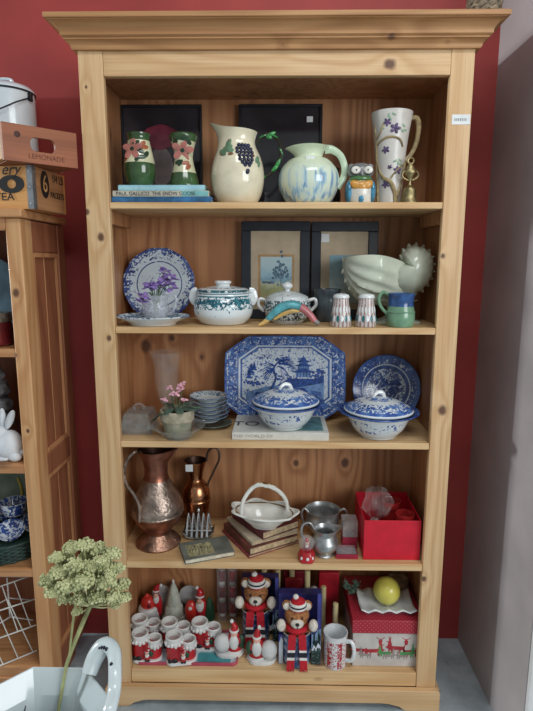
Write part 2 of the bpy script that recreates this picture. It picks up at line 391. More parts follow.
def petal_flower(m, prof, phi, z, size, pm, cm, n=5, rz=0.0, thick=.5):
    c, nn = skin_pt(prof, phi, z); R = nrm_rot(nn)
    for i in range(n):
        a = 2*PI*i/n+rz; off = R @ Vector((math.cos(a)*size*.6, math.sin(a)*size*.6, 0))
        m.ell(c+off, (size*.5, size*.34, thick), 8, 5, pm, R @ Matrix.Rotation(a, 4, 'Z'))
    m.ell(c+nn*thick*.6, (size*.22, size*.22, thick), 8, 5, cm, R)
def leaf_on(m, prof, phi, z, a, l, w, mi, thick=.4):
    c, nn = skin_pt(prof, phi, z); R = nrm_rot(nn); m.ell(c, (l, w, thick), 8, 5, mi, R @ Matrix.Rotation(a, 4, 'Z'))
F = -PI/2                                                     # azimuth that faces the room
BLACKF = mat('black_frame_lacquer', (34, 36, 42), 0.35, var=.1)
def picture(name, label, px0, px1, pytop, Y, z, fw, mats, parts, lean=0.03, group=None):
    a = B((px0+px1)/2, Y, z); W = (px1-px0)*a.k; H = at((px0+px1)/2, pytop, Y+.02).z-z
    t = thing(name, label, 'picture', a.loc+Vector((0, 0, .0009)), group=group); R = (-lean, 0, 0)
    m = MB()
    for (x0, x1, z0, z1) in ((-W/2, W/2, 0, fw), (-W/2, W/2, H-fw, H), (-W/2, -W/2+fw, fw, H-fw), (W/2-fw, W/2, fw, H-fw)): m.box(x0, x1, 0, .014, z0, z1)
    m.build('frame', mats[0], t, rot=R, bev=.002)
    m = MB(); m.box(-W/2+fw, W/2-fw, .008, .012, fw, H-fw); m.build('backing', mats[1], t, rot=R)
    parts(t, R, W, H, fw); return t
def plate_prof(R, h, foot=.55, t=.022):
    return [(0, 0.004*R+h*.12), (R*foot*.92, h*.12), (R*foot*.95, 0), (R*foot, 0), (R*foot*1.03, h*.14), (R*.70, h*.42), (R, h), (R*1.0, h+R*t), (R*.985, h+R*t*1.4), (R*.70, h*.42+R*t*1.5), (R*.60, h*.22+R*t*1.2), (0, h*.18+R*t*1.2)]

# ================================================================= SHELF 1
DARKPIC = NT('dark_print_glass_haze'); _o = DARKPIC.obj(); DARKPIC = DARKPIC.fin(DARKPIC.ramp(DARKPIC.noise(_o, 6, 3), [(0.35, (36, 35, 40)), (0.7, (60, 59, 66))]), 0.12, coat=.5)  # dark print, its tones lifted to paint in reflection haze on the glass
PINKISH = mat('faded_pink_print', (120, 48, 66), .2, var=.25, scale=18); FACEP = mat('pale_grey_print', (132, 120, 120), .2, var=.2, scale=14); SHAWL = mat('grey_shawl_print', (72, 76, 84), .2, var=.25, scale=20)
def pic_lady(t, R, W, H, fw):
    m = MB(); cx = -.005
    for k_, (x, z, a, b) in enumerate(((0, .44, .17, .40), (.20, .30, .28, .30), (-.16, .24, .22, .22))):
        m.prism([(cx+x*W+a*W*.9*math.cos(q*PI/9), z*H*.9+.008+b*H*.8*math.sin(q*PI/9)*(.55 if q > 9 else .6)) for q in range(18)], .0060+.0004*k_, .0078, 1 if k_ else 0)
    m.prism([(cx+.0*W+.26*W*math.cos(q*PI/10)*(1+.12*math.sin(3*q)), H*.70+.11*H*math.sin(q*PI/10)*(1+.1*math.cos(5*q))) for q in range(20)], .0045, .006, 2)
    m.build('printed_portrait', [FACEP, SHAWL, PINKISH], t, rot=R)
picture('framed_picture', 'dark framed print of a pale face under a pink hat, behind the green vases', 123.5, 203, 105.5, .27, S1, .008, (BLACKF, DARKPIC), pic_lady)
def pic_dark(t, R, W, H, fw):
    p = at(310, 119, .27); b = B(280, .27, S1).loc
    m = MB(); m.box(p.x-b.x-.010, p.x-b.x+.010, -.0014, -.0004, p.z-S1-.009, p.z-S1+.009); s_ = m.build('price_sticker', STICK, t, rot=R); s_['label'] = 'small white price sticker'
picture('framed_picture', 'plain black framed picture with a small white sticker, behind the grape jug', 239, 321, 105, .27, S1, .009, (BLACKF, DARKPIC), pic_dark)

PAGES = mat('book_pages', (214, 204, 182), .8, var=.1, scale=80)
def spine_book(label, px0, px1, z0, h, Y, cover, band=None, txt=None, tc=None, tsize=.012):
    a = B((px0+px1)/2, Y, z0); w = (px1-px0)*a.k
    t = thing('book', label, 'book', a.loc, group='books under the green vases'); d = .17; c = h*.12
    m = MB(); m.box(-w/2, w/2, 0, d, 0, c); m.box(-w/2, w/2, 0, d, h-c, h); m.box(-w/2, w/2, -.001, c, c, h-c); m.build('cover', cover, t, bev=.0006)
    m = MB(); m.box(-w/2+.004, w/2-.004, c+.0003, d-.004, c+.0002, h-c-.0002); m.build('pages', PAGES, t)
    if band: m = MB(); m.box(w*.22, w/2-.002, -.0016, -.0009, c*.6, h-c*.6); m.build('spine_panel', band, t)
    if txt: text('spine_title', txt, tsize, tc, t, (-w*.05, -.0021, h/2), (PI/2, 0, 0), .0003, 1.0)
    return t
BLUEC = mat('blue_book_cloth', (48, 98, 140), .4, var=.35, scale=22); CREAMC = mat('cream_book_jacket', (188, 184, 168), .45, var=.12); AQUAC = mat('aqua_book_jacket', (156, 200, 210), .4, var=.08); TEALP = mat('pale_teal_print', (120, 178, 178), .45)
zb = S1
spine_book('blue picture book at the bottom of the three under the green vases', 111.5, 212, zb, .0165, .02, BLUEC, None, 'UNDER THE PALMS'[:0] or None)
zb += .0168
spine_book('cream book with capital letters on its spine, middle of the three under the vases', 112.5, 209, zb, .0168, .022, CREAMC, TEALP, 'PAUL GALLICO  THE SNOW GOOSE', mat('grey_spine_letters', (78, 78, 78), .6), .0142)
zb += .0171
spine_book('pale aqua book directly beneath the two green vases', 118, 205, zb, .016, .026, AQUAC)
zb += .0161
# green vases with pink flowers
GREENG = mat('dark_green_glaze', (56, 84, 48), .14, coat=.6, var=.25, scale=20); CREAMG = mat('cream_glaze_band', (206, 204, 168), .18, coat=.5, var=.08)
PINKP = mat('dusty_pink_petal_glaze', (178, 112, 102), .25, coat=.3, var=.15); OLIVEP = mat('dark_leaf_glaze', (36, 58, 38), .25, coat=.3); RUSTP = mat('rust_leaf_glaze', (160, 88, 58), .3)
def green_vase(label, px, prof, zlo, zhi, fl):
    a = B(px, .085, zb); t = thing('flower_vase', label, 'vase', a.loc, group='green vases with pink flowers'); m = MB(a.k, a.kz)
    pf = smooth(prof, 4); v = vessel(pf, 1.6, 4)
    mis = [(1 if zlo < (v[i][1]+v[i+1][1])/2 < zhi and i < len(pf)-1 else 0) for i in range(len(v)-1)]
    m.lathe(v, 36, mis); m.build('body', [GREENG, CREAMG], t)
    m = MB(a.k, a.kz); fl(m, pf); m.build('flower_relief', [PINKP, OLIVEP, RUSTP, CREAMG], t)
def fl1(m, p):
    petal_flower(m, p, F-.3, 36, 10.5, 0, 1, 5, .3); 
    for d, z, a, mi in ((.0, 42, .4, 1), (.35, 34, -.6, 1), (.75, 31, .9, 1), (.42, 28, .2, 1), (-.75, 30, .8, 1), (.55, 41, .8, 2), (.7, 38, .2, 2), (-.85, 27, .4, 2), (.1, 27, 1.2, 1)): leaf_on(m, p, F+d, z, a, 4.4, 2.5, mi)
def fl2(m, p):
    petal_flower(m, p, F+.05, 35, 10.5, 0, 1, 5, .1)
    for d, z, a, mi in ((-.6, 43, .4, 1), (.6, 43, -.6, 1), (.75, 35, .9, 1), (-.45, 24, .4, 1), (.55, 19, .8, 2), (.35, 23, .2, 2), (-.75, 38, .4, 2), (.25, 46, .3, 1), (-.2, 23, 1, 1)): leaf_on(m, p, F+d, z, a, 4.2, 2.4, mi)
green_vase('rounded green vase with pink flowers, left of the pair on the books', 140.5, [(9.5, 0), (12.5, 3), (15.2, 12), (15.6, 19), (15, 25), (12.6, 36), (11, 44), (10.6, 48), (11.2, 51), (11.4, 52.5)], 24, 45, fl1)
green_vase('waisted green vase with pink flowers, right of the pair on the books', 184.5, [(14.2, 0), (14.6, 2), (13.4, 9), (10.8, 19), (9.2, 27), (9.2, 33), (11, 41), (13, 47), (13.6, 50), (12.8, 52)], 15, 45, fl2)

# cream grape jug
CREAMJ = mat('cream_jug_glaze', (226, 216, 188), .14, coat=.6, var=.05); GRAPE = mat('navy_grape_glaze', (32, 38, 66), .18, coat=.4, var=.3, scale=60)
VINE = mat('green_vine_glaze', (52, 132, 66), .25, coat=.3, var=.3, scale=50); STEM = mat('dark_vine_glaze', (46, 40, 34), .3); SAGE = mat('sage_leaf_glaze', (108, 142, 112), .3, var=.2); BROWNL = mat('brown_leaf_edge', (128, 92, 62), .35)
a = B(238, .085, S1); t = thing('jug', 'cream pottery jug with a blue grape bunch and twisted green vine handle', 'jug', a.loc)
jp = smooth([(16, 0), (19, 1.5), (23.5, 10), (26, 22), (26, 33), (23, 46), (18.6, 56), (17.2, 62), (18.2, 68), (19.6, 71.5)], 4)
def jugwob(a_, z):
    return 1
m = MB(a.k, a.kz); v = vessel(jp, 1.6, 4)
n = 44; V = []
for (r, z) in v:                                               # rim pulled out and up into a spout on the left
    for j in range(n):
        q = 2*PI*j/n; w = max(0, (z-50)/22); s_ = max(0, -math.cos(q))**3
        V.append((r*math.cos(q)-s_*w*w*8.5, r*math.sin(q)*(1-.25*s_*w), z+s_*w*7.5+max(0, w)*(-math.cos(q))*1.2))
Fc = [(i*n+j, i*n+(j+1) % n, (i+1)*n+(j+1) % n, (i+1)*n+j) for i in range(len(v)-1) for j in range(n)]
m.add(V, Fc+[tuple(reversed(range(n)))]); m.build('body', CREAMJ, t)
m = MB(a.k, a.kz); hp = spl([(19, 0, 60), (25, -1, 67), (33, 0, 69), (41, 0, 62), (43, 0, 50), (38, 0, 38), (31, 0, 30), (25, 0, 27)], 5)
m.tube(hp, [1.6, 2.1, 1.9, 1.5], 8, 0)
hp2 = [p+Vector((math.cos(i*.9)*1.3, math.sin(i*.9)*1.7, 0)) for i, p in enumerate(hp)]
m.tube(hp2, .9, 6, 1)
for (x, z, r_, an) in ((33, 69, 5, .4), (31, 66, 3.4, -.3), (40, 41, 5.5, 1.1), (37, 36, 4.5, .7)): m.ell((x, -1.6, z), (r_, 1.2, 2.0), 8, 5, 1, Matrix.Rotation(-an, 4, 'Y'))
h_ = m.build('handle', [STEM, VINE], t); h_['label'] = 'dark twisted vine handle with green leaves'
m = MB(a.k, a.kz)
rows = [(4, 55, -1.2), (5, 51.5, -1.4), (5, 48, -1), (4, 44.5, -.6), (4, 41, -.4), (3, 38, 0), (2, 35.5, .4), (1, 30, .7), (1, 28.5, 0)]
for cnt, z, off in rows:
    for i in range(cnt):
        phi = F+.42+(i-(cnt-1)/2)*.165+off*.03; c, nn = skin_pt(jp, phi, z); m.ell(c, (2.0, 2.0, 2.0), 9, 6, 0)
for d, z, a_, l, w, mi in ((-.42, 52, .5, 6, 4, 1), (-.42, 57, 1.3, 5.5, 3, 1), (-.62, 48, -.6, 5.5, 3, 1), (-.3, 50, -.2, 5, 3, 1), (-.42, 59, 1.5, 2.5, 1.5, 2), (-.7, 47, -.8, 3, 1.5, 2), (-.22, 46, .1, 3, 1.6, 2), (.95, 42, .9, 5, 2.6, 1), (1.0, 38, 1.2, 4, 2, 1), (.72, 45, .3, 3, 1.8, 2)): leaf_on(m, jp, F+d, z, a_, l, w, mi, .8)
g_ = m.build('grape_relief', [GRAPE, SAGE, BROWNL], t); g_['label'] = 'blue grapes with green leaves in relief'

# pale blue drip jug
s_ = NT('blue_drip_glaze'); o_ = s_.obj(); vv = s_.vmath('MULTIPLY', o_, (62, 62, 6)); c_ = s_.ramp(s_.noise(vv, 1.0, 3, .5, .6), [(0.30, (216, 226, 196)), (0.47, (208, 220, 206)), (0.56, (160, 192, 206)), (0.63, (118, 156, 186)), (0.70, (146, 142, 130))])
z_ = s_.sep(o_)[2]; c_ = s_.mix(s_.mapr(z_, .075, .115), c_, (212, 224, 196)); DRIP = s_.fin(c_, .16, coat=.5); PALEG = mat('pale_green_glaze', (190, 210, 182), .16, coat=.5, var=.06)
a = B(308.3, .08, S1); a.k *= 1.035; t = thing('jug', 'squat round jug with pale blue and brown drip glaze beside the owl', 'jug', a.loc)
jp = smooth([(19, 0), (22, 3), (27.5, 14), (29, 24), (27, 34), (20, 43), (14, 46), (13, 48), (15, 53), (19, 56.5)], 4); v = vessel(jp, 1.5, 4); V = []
for (r, z) in v:
    for j in range(n):
        q = 2*PI*j/n; w = max(0, (z-46)/10); sp = max(0, -math.cos(q))**4
        V.append((r*math.cos(q)-sp*w*4, r*math.sin(q), z-sp*w*1.5))
m = MB(a.k, a.kz); m.add(V, [(i*n+j, i*n+(j+1) % n, (i+1)*n+(j+1) % n, (i+1)*n+j) for i in range(len(v)-1) for j in range(n)]+[tuple(reversed(range(n)))]); m.build('body', DRIP, t)
m = MB(a.k, a.kz); m.tube(spl([(15, 0, 54.5), (22, 0, 54), (30, 0, 48), (34, 0, 37), (33, 0, 27), (27, 0, 17)], 6), [3.0, 2.2, 2.0, 2.4], 10, flat=1.6); m.build('handle', PALEG, t)
p_, n_ = skin_pt(jp, F, 41, .4); m = MB(a.k, a.kz); m.box(-4, 4, -21.5, -21.1, 39, 44, M=Matrix.Rotation(.0, 4, 'X')); x_ = m.build('price_sticker', STICK, t); x_['label'] = 'white price sticker'
# black jug behind
a = B(331, .175, S1); t = thing('jug', 'small glossy black jug mostly hidden behind the blue drip jug handle', 'jug', a.loc)
BLKG = mat('black_glaze', (24, 30, 34), .12, coat=.6)
m = MB(a.k, a.kz); m.lathe(vessel(smooth([(7, 0), (9, 3), (9.5, 14), (7.5, 22), (6, 28), (7.5, 36), (8, 39)], 4), 1, 3), 24); m.build('body', BLKG, t)
m = MB(a.k, a.kz); m.tube(spl([(-6, 0, 35), (-12, 0, 32), (-12, 0, 20), (-8, 0, 14)], 5), 1.3, 8); m.build('handle', BLKG, t)

# owl
OG = mat('owl_grey_glaze', (132, 132, 134), .3, coat=.3); OW = mat('owl_white_glaze', (214, 212, 202), .25, coat=.3); OB = mat('owl_blue_glaze', (62, 134, 168), .25, coat=.4, var=.25, scale=60); OO = mat('owl_orange_glaze', (210, 150, 66), .3, coat=.3); OGR = mat('owl_green_glaze', (82, 122, 74), .3, coat=.3); ODK = mat('owl_dark_line', (52, 52, 54), .35)
a = B(359.4, .068, S1); t = thing('owl_figurine', 'small painted pottery owl with blue wings and orange breast', 'owl figurine', a.loc)
m = MB(a.k, a.kz); ob = smooth([(9.5, 0), (12, 1.5), (14, 9), (14, 16), (12.5, 22), (11, 25)], 4)+[(0, 26)]; m.lathe(ob, 28, 0, sy=.85); m.build('body', OW, t)
m = MB(a.k, a.kz); m.ell((0, -1, 32.5), (13, 10, 8.5), 24, 14); m.ell((-9, -1, 37), (3.4, 3, 3.2)); m.ell((9, -1, 37), (3.4, 3, 3.2)); h_ = m.build('head', OG, t)
for sx in (-1, 1):
    m = MB(a.k, a.kz); m.ell((sx*6, -9.2, 32.5), (5.4, 2.4, 4.6), 16, 8, 0); m.ell((sx*6, -11, 32.5), (4.6, 1.3, 3.9), 16, 8, 1); m.ell((sx*5.6, -12.1, 32.3), (.9, .5, 1.0), 8, 5, 0); m.build('eye', [ODK, OW], h_)
m = MB(a.k, a.kz); m.ell((0, -11, 29), (1.6, 1.6, 2.6)); m.build('beak', OG, h_)
m = MB(a.k, a.kz); m.ell((0, -2.5, 24.5), (11.5, 9.8, 4.5)); m.build('collar', OGR, t)
m = MB(a.k, a.kz)
m.ell((-4.5, -9.4, 17.5), (7.6, 2.8, 4.6), 12, 7, 0, Matrix.Rotation(.55, 4, 'Y')); m.ell((4.5, -9.4, 17.5), (7.6, 2.8, 4.6), 12, 7, 0, Matrix.Rotation(-.55, 4, 'Y')); m.ell((0, -10, 17), (6.5, 2.5, 5.2), 12, 7, 0); m.build('breast_feathers', OO, t)
m = MB(a.k, a.kz); m.ell((0, -10, 5.4), (3.4, 2.0, 5), 8, 6); m.build('tail', OB, t)
for sx in (-1, 1): m = MB(a.k, a.kz); m.ell((sx*11.6, -2.5, 12), (3.4, 8.5, 11.5), 14, 9); m.build('wing', OB, t)

# tall branch vase
GLW = mat('offwhite_matt_glaze', (198, 194, 187), .35, coat=.2, var=.05); TWIG = mat('tan_branch_glaze', (150, 132, 96), .4, var=.22, scale=60); PURP = mat('purple_berry_glaze', (88, 72, 108), .3, var=.25, scale=80); LEAFG = mat('pale_green_leaf_glaze', (136, 164, 138), .35)
a = B(388.3, .10, S1); a.kz *= .97; t = thing('pitcher', 'tall off-white pitcher with relief branches, purple blossom and twig handle', 'pitcher', a.loc)
vp = smooth([(11, 0), (12.2, 1.5), (12.8, 18), (14.2, 44), (16.8, 70), (19.4, 88), (20.2, 92.5)], 4); m = MB(a.k, a.kz); m.lathe(vessel(vp, 1.5, 4), 40); m.build('body', GLW, t)
m = MB(a.k, a.kz); m.tube(spl([(18.5, 0, 88), (24, 0, 88), (26.5, 0, 80), (25, 0, 64), (20, 0, 52), (14.5, 0, 46)], 6), [2.6, 2.8, 2.4, 2.2, 2.6], 9); m.build('handle', TWIG, t)
m = MB(a.k, a.kz)
def crawl(pts, r): m.tube(spl([skin_pt(vp, F+d, z, .3)[0] for d, z in pts], 5), r, 7, 0)
crawl([(-1.15, 3), (-1.2, 20), (-1.25, 45), (-1.2, 62), (-1.25, 80)], [2.0, 1.5, .8]); crawl([(-1.25, 46), (-.9, 32), (-.55, 26), (-.1, 22), (.25, 12), (.35, 2)], [.8, 1.6, 2.2, 2.4]); crawl([(.35, 3), (.7, 18), (1.0, 34), (1.1, 44)], [1.8, 1.2, 1.6]); crawl([(-.1, 26), (.35, 35), (.9, 40)], [1, .8]); crawl([(-1.1, 60), (-.4, 66), (.3, 64), (.6, 57)], [1.0, 1.3, .9]); crawl([(-1.2, 64), (-.8, 72), (-.6, 80)], .8)
m.build('branch_relief', TWIG, t)
for d, z, s2 in ((-.42, 80, 3.4), (.02, 74, 4.4), (-.5, 54, 3.2), (.35, 34, 3.6), (-.45, 20, 3.2), (-.2, 37, 2.0)): m = MB(a.k, a.kz); petal_flower(m, vp, F+d, z, s2*1.15, 0, 0, 5, d, .7); m.build('blossom', PURP, t)
for d, z in ((-.35, 86), (-.1, 87), (-.25, 83), (.5, 77), (.65, 73), (.45, 72), (.35, 41), (.15, 43), (.5, 44), (-.7, 75), (.6, 40)): m = MB(a.k, a.kz); leaf_on(m, vp, F+d, z, d*5, 2.4, 1.2, 0, .6); m.build('leaf', LEAFG, t)
# brass bell
BRASS = mat('aged_brass', (158, 144, 106), .44, metal=1.0, var=.25, scale=90)
a = B(409, .045, S1); t = thing('hand_bell', 'small brass hand bell with a figure handle in front of the tall pitcher', 'bell', a.loc)
m = MB(a.k, a.kz); m.lathe(vessel(smooth([(9.5, 0), (9.8, .6), (7.6, 5), (6.4, 11), (5.6, 15), (3, 17.5), (1.5, 18.5)], 4), .8, 15), 28); m.build('bell_cup', BRASS, t)
m = MB(a.k, a.kz); m.lathe(smooth([(1.3, 17.5), (1.8, 19), (1.2, 21), (2.4, 25), (4.8, 29), (5.6, 32), (3.4, 37), (2, 39.5)], 4)+[(0, 40)], 16, sy=.7)
for sx in (-1, 1): m.tube(spl([(sx*4.5, 0, 33), (sx*7.6, 0, 30), (sx*6.8, 0, 26), (sx*2, -.5, 23)], 5), 1.0, 7)
m.tube([(3.0*math.cos(q*PI/8), 0, 42.5+3.0*math.sin(q*PI/8)) for q in range(16)], .9, 7, closed=True); m.build('figure_handle', BRASS, t)

# ================================================================= SHELF 2
def blue(name, *a, **k): return china(name, *a, **k)
# standing scalloped plate
a = B(161, .235, S2); R0 = 34.8; k_ = a.k
PLATE_F = china('flow_blue_plate', 'r', [(0, .30), (.30, .12), (.56, .0), (.615, .85), (.645, .0), (.70, .34), (.82, .52), (.93, .74)], 0, R0*k_, 75, (78, 100, 160), (44, 58, 118), (206, 218, 226))
t = thing('plate', 'blue and white scalloped plate standing behind the purple flowers', 'plate', a.loc+Vector((0, 0.0, .0)), rot=(0, 0, 0))
m = MB(k_); m.lathe(plate_prof(R0, 4), 64, wob=lambda q, z: 1+.022*abs(math.sin(q*6)) if z > 2 else 1); m.build('dish', PLATE_F, t, loc=(0, .0, R0*k_*.99), rot=(PI/2-.16, 0, 0))
# flat oval dish
a = B(153, .075, S2); t = thing('oval_dish', 'flat blue and white dish lying under the cut glass creamer', 'dish', a.loc)
PLATE_L = china('blue_grey_dish', 'r', [(0, .35), (.45, .25), (.62, .6), (.8, .45), (.93, .8)], 0, 38*a.k, 70, (88, 110, 140), (60, 84, 112), (198, 210, 214))
m = MB(a.k); m.lathe(plate_prof(37.5, 8.0, .6), 48, [1]*6+[0]*8, sy=.82); m.build('dish', [PLATE_L, mat('white_glaze', (222, 227, 228), .15, coat=.4, var=.04)], t); zd = S2+.0045+37.5*a.k*.026
# cut glass creamer + purple flowers
CG = film('cut_glass', (214, 218, 228), .26, .05)
a = B(156, .085, S2+.012); t = thing('creamer', 'small cut glass creamer holding purple flowers on the flat dish', 'creamer', a.loc)
cpf = smooth([(9, 0), (10, 1), (12, 7), (12.6, 13), (11.5, 19), (13.5, 25)], 3); v = vessel(cpf, 1.2, 3); V = []; n2 = 40
for i, (r, z) in enumerate(v):
    for j in range(n2):
        q = 2*PI*j/n2; w = max(0, (z-15)/10); sp = max(0, -math.cos(q))**4; rr = r+(.7 if (j+i) % 2 and i < len(cpf)-2 and z > 2 else 0)
        V.append((rr*math.cos(q)-sp*w*7, rr*math.sin(q), z+sp*w*2.5))
m = MB(a.k, a.kz); m.add(V, [(i*n2+j, i*n2+(j+1) % n2, (i+1)*n2+(j+1) % n2, (i+1)*n2+j) for i in range(len(v)-1) for j in range(n2)]+[tuple(reversed(range(n2)))]); m.build('body', CG, t, sharp=12)
m = MB(a.k, a.kz); m.tube(spl([(12, 0, 24), (19, 0, 25), (21, 0, 17), (17, 0, 9), (11.5, 0, 6)], 5), 1.6, 8); m.build('handle', CG, t)
PUR = mat('purple_petals', (140, 114, 180), .6, var=.25, scale=120); PURY = mat('yellow_green_buds', (186, 190, 120), .6); GST = mat('flower_stem_green', (92, 112, 84), .6)
t2 = thing('flower_sprig', 'sprig of purple artificial flowers in the cut glass creamer', 'flowers', a.loc+Vector((0, 0, .012)))
m = MB(a.k, a.kz); heads = [(14, -3, 44), (9, -2, 41), (16, -4, 36), (17, -2, 31), (5, -5, 35), (-3, -8, 35), (-5, -8, 32), (1, -8, 33), (-6, -18, 24), (-9, -18, 18), (8, -3, 33), (12, -4, 48), (19, -2, 40)]
for i, (x, y, z) in enumerate(heads):
    q = Vector((x*1.0, y, z-3)); m.tube(spl([(x*.1, y*.05, 0), (x*.22, min(y*.22, 3)*.6, 16), (x*.45, y*.6, max(24, z*.7)), q], 4), .45, 5)
m.build('stem', GST, t2)
for i, (x, y, z) in enumerate(heads):
    m = MB(a.k, a.kz); q = Vector((x, y, z-3)); rr = random.Random(i)
    for j in range(5):
        e = Euler((rr.uniform(-.6, .6), rr.uniform(-.6, .6), j*1.256+rr.random())).to_matrix().to_4x4(); m.ell(q+(e @ Vector((3.2, 0, 0))), (4.2, 3.0, .8), 8, 5, 0, e)
    m.ell(q+Vector((0, -1.6, 0)), 1.0, 6, 4, 1); m.build('blossom', [PUR, PURY], t2)
# white tureen with teal ornament
a = B(223.5, .11, S2); H_ = 42
TEAL = china('teal_ornament_glaze', 'z', [(0, 0), (.26, .10), (.36, .5), (.48, .74), (.60, .42), (.64, 1.0), (.665, .05), (.70, .85), (.72, .1), (.745, .6), (.82, 0.02), (.84, 1), (.86, 0)], 0, H_*a.kz, 120, (52, 116, 128), (28, 82, 96), (218, 226, 228), detail=2, dist=.6)
t = thing('tureen', 'round white lidded tureen with teal ornament bands on the second shelf', 'tureen', a.loc)
tp = smooth([(19, 0), (22, .8), (28, 8), (29.4, 15), (28.6, 21), (26.4, 26), (25.6, 30), (26.6, 32)], 4); m = MB(a.k, a.kz); m.lathe(vessel(tp, 1.6, 3), 48); m.build('bowl', TEAL, t)
for sx in (-1, 1): m = MB(a.k, a.kz); m.tube(spl([(sx*26, 0, 31), (sx*28.2, 0, 30.5), (sx*29.6, 0, 25), (sx*27.6, 0, 19)], 5), [1.3, 1.6, 1.6, 1.0], 9, flat=3); m.build('handle', mat('white_glaze', (222, 227, 228), .15, coat=.4, var=.04), t)
WHG = _cache['white_glaze']
LIDT = china('teal_lid_glaze', 'r', [(0, 0), (.36, .02), (.62, .5), (.78, .02), (.92, .7)], 0, 27*a.k, 120, (52, 116, 128), (28, 82, 96), (218, 226, 228), detail=2, dist=.6)
m = MB(a.k, a.kz); m.lathe([(25.8, 32), (26.0, 33.2), (22, 35), (12, 36.4), (8, 37)]+[(0, 37)], 48); l_ = m.build('lid', LIDT, t)
m = MB(a.k, a.kz); m.lathe([(6.5, 36.6), (6.8, 38.5), (8.3, 40), (8.3, 41.4), (7, 42.2), (0, 42)], 28); m.build('lid_knob', WHG, l_)
# pictures
MATB = mat('beige_picture_mount', (186, 168, 142), .6, var=.05); GOLDL = mat('gilt_line', (176, 140, 96), .5); NAVYF = mat('navy_black_frame', (36, 42, 52), .4)
s_ = NT('watercolour_landscape'); o_ = s_.obj(); x_, y_, z_ = s_.sep(o_); nn_ = s_.noise(o_, 45, 4, .6); hh = s_.math('ADD', z_, s_.math('MULTIPLY', s_.math('SUBTRACT', nn_, .5), .05))
LAND = s_.fin(s_.ramp(s_.mapr(hh, .075, .20), [(0.0, (176, 168, 120)), (0.22, (150, 156, 112)), (.34, (186, 188, 160)), (0.44, (120, 156, 176)), (0.6, (152, 186, 200)), (0.85, (178, 202, 208))]), .35, coat=.3)
s_ = NT('watercolour_seascape'); o_ = s_.obj(); nn_ = s_.noise(s_.vmath('MULTIPLY', o_, (20, 1, 50)), 1.0, 4, .6); z_ = s_.sep(o_)[2]
SEA = s_.fin(s_.mix(s_.mapr(z_, .09, .21), s_.ramp(nn_, [(0.35, (150, 176, 180)), (.5, (196, 208, 204)), (.65, (128, 164, 174))]), (126, 164, 178)), .35, coat=.3)
TREE = mat('painted_tree_blue', (84, 112, 130), .5, var=.3, scale=90)
def pic_land(t, R, W, H, fw):
    m = MB(); m.box(-W/2+fw, W/2-fw, .0055, .0078, fw, H-fw, 0); m.build('mount', MATB, t, rot=R)
    x0, x1, z0, z1 = -W*.22, W*.24, H*.17, H*.64
    m = MB(); m.box(x0-.008, x1+.008, .0047, .0056, z0-.008, z1+.008); m.build('gilt_border', GOLDL, t, rot=R)
    m = MB(); m.box(x0, x1, .0036, .0046, z0, z1); m.build('painting', LAND, t, rot=R)
    m = MB(); rr = random.Random(3)
    for i in range(40): m.ell((x0+(x1-x0)*(.62+rr.gauss(0, .12)), .0036, z0+(z1-z0)*(.68+rr.gauss(0, .13))), (.006*rr.uniform(.5, 1.2), .0008, .005), 7, 4)
    m.tube([(x0+(x1-x0)*.66, .0034, z0+(z1-z0)*.36), (x0+(x1-x0)*.63, .0034, z0+(z1-z0)*.8)], .0016, 5)
    for i in range(12): m.ell((x0+(x1-x0)*(.08+.03*i), .0036, z0+(z1-z0)*(.43+.02*rr.random())), (.005, .0008, .004), 7, 4)
    m.build('painted_tree', TREE, t, rot=R)
def pic_sea(t, R, W, H, fw):
    m = MB(); m.box(-W/2+fw, W/2-fw, .0055, .0078, fw, H-fw, 0); m.build('mount', MATB, t, rot=R)
    m = MB(); m.box(-W*.22, W*.24, .0036, .0054, H*.17, H*.66); m.build('painting', SEA, t, rot=R)
    p = at(325.5, 238, .25); b = B(343, .25, S2).loc
    m = MB(); m.box(p.x-b.x-.013, p.x-b.x+.013, .0040, .0052, p.z-S2-.014, p.z-S2+.014); x = m.build('price_sticker', STICK, t, rot=R); x['label'] = 'white price sticker'
picture('framed_picture', 'navy framed watercolour of a tree by a lane, behind the fish figurine', 241.5, 309, 221.5, .25, S2, .032, (NAVYF, MATB), pic_land, .045)
picture('framed_picture', 'navy framed pale blue watercolour with a sticker, behind the nautilus shell planter', 310.5, 376, 222, .25, S2, .032, (NAVYF, MATB), pic_sea, .045)
# sugar bowl
a = B(287, .147, S2); BW = china('black_lattice_glaze', 'z', [(0, .0), (.12, .55), (.38, .1), (.42, .58), (.8, .1)], 0, 28*a.kz, 150, (84, 100, 106), (48, 60, 68), (206, 214, 216), detail=1, dist=0)
t = thing('sugar_bowl', 'white lidded sugar bowl with dark lattice print behind the fish figurine', 'sugar bowl', a.loc)
m = MB(a.k, a.kz); bp = smooth([(15, 0), (16, 1), (21, 6), (23.5, 13), (23, 20), (21, 24)], 4); m.lathe(vessel(bp, 1.4, 2), 36); m.build('bowl', BW, t)
for sx in (-1, 1): m = MB(a.k, a.kz); m.tube(spl([(sx*22, 0, 22), (sx*27.5, 0, 23), (sx*28.5, 0, 17), (sx*23, 0, 11)], 5), 1.7, 8); m.build('handle', WHG, t)
m = MB(a.k, a.kz); m.lathe(smooth([(21, 24), (20, 26), (12, 29.5), (5, 31)], 4)+[(0, 31)], 36); l_ = m.build('lid', BW, t)
m = MB(a.k, a.kz); m.lathe(smooth([(3, 30.5), (2.6, 32.5), (5.4, 35), (5, 37.5), (2, 39.5)], 4)+[(0, 40)], 20); m.build('lid_knob', WHG, l_)
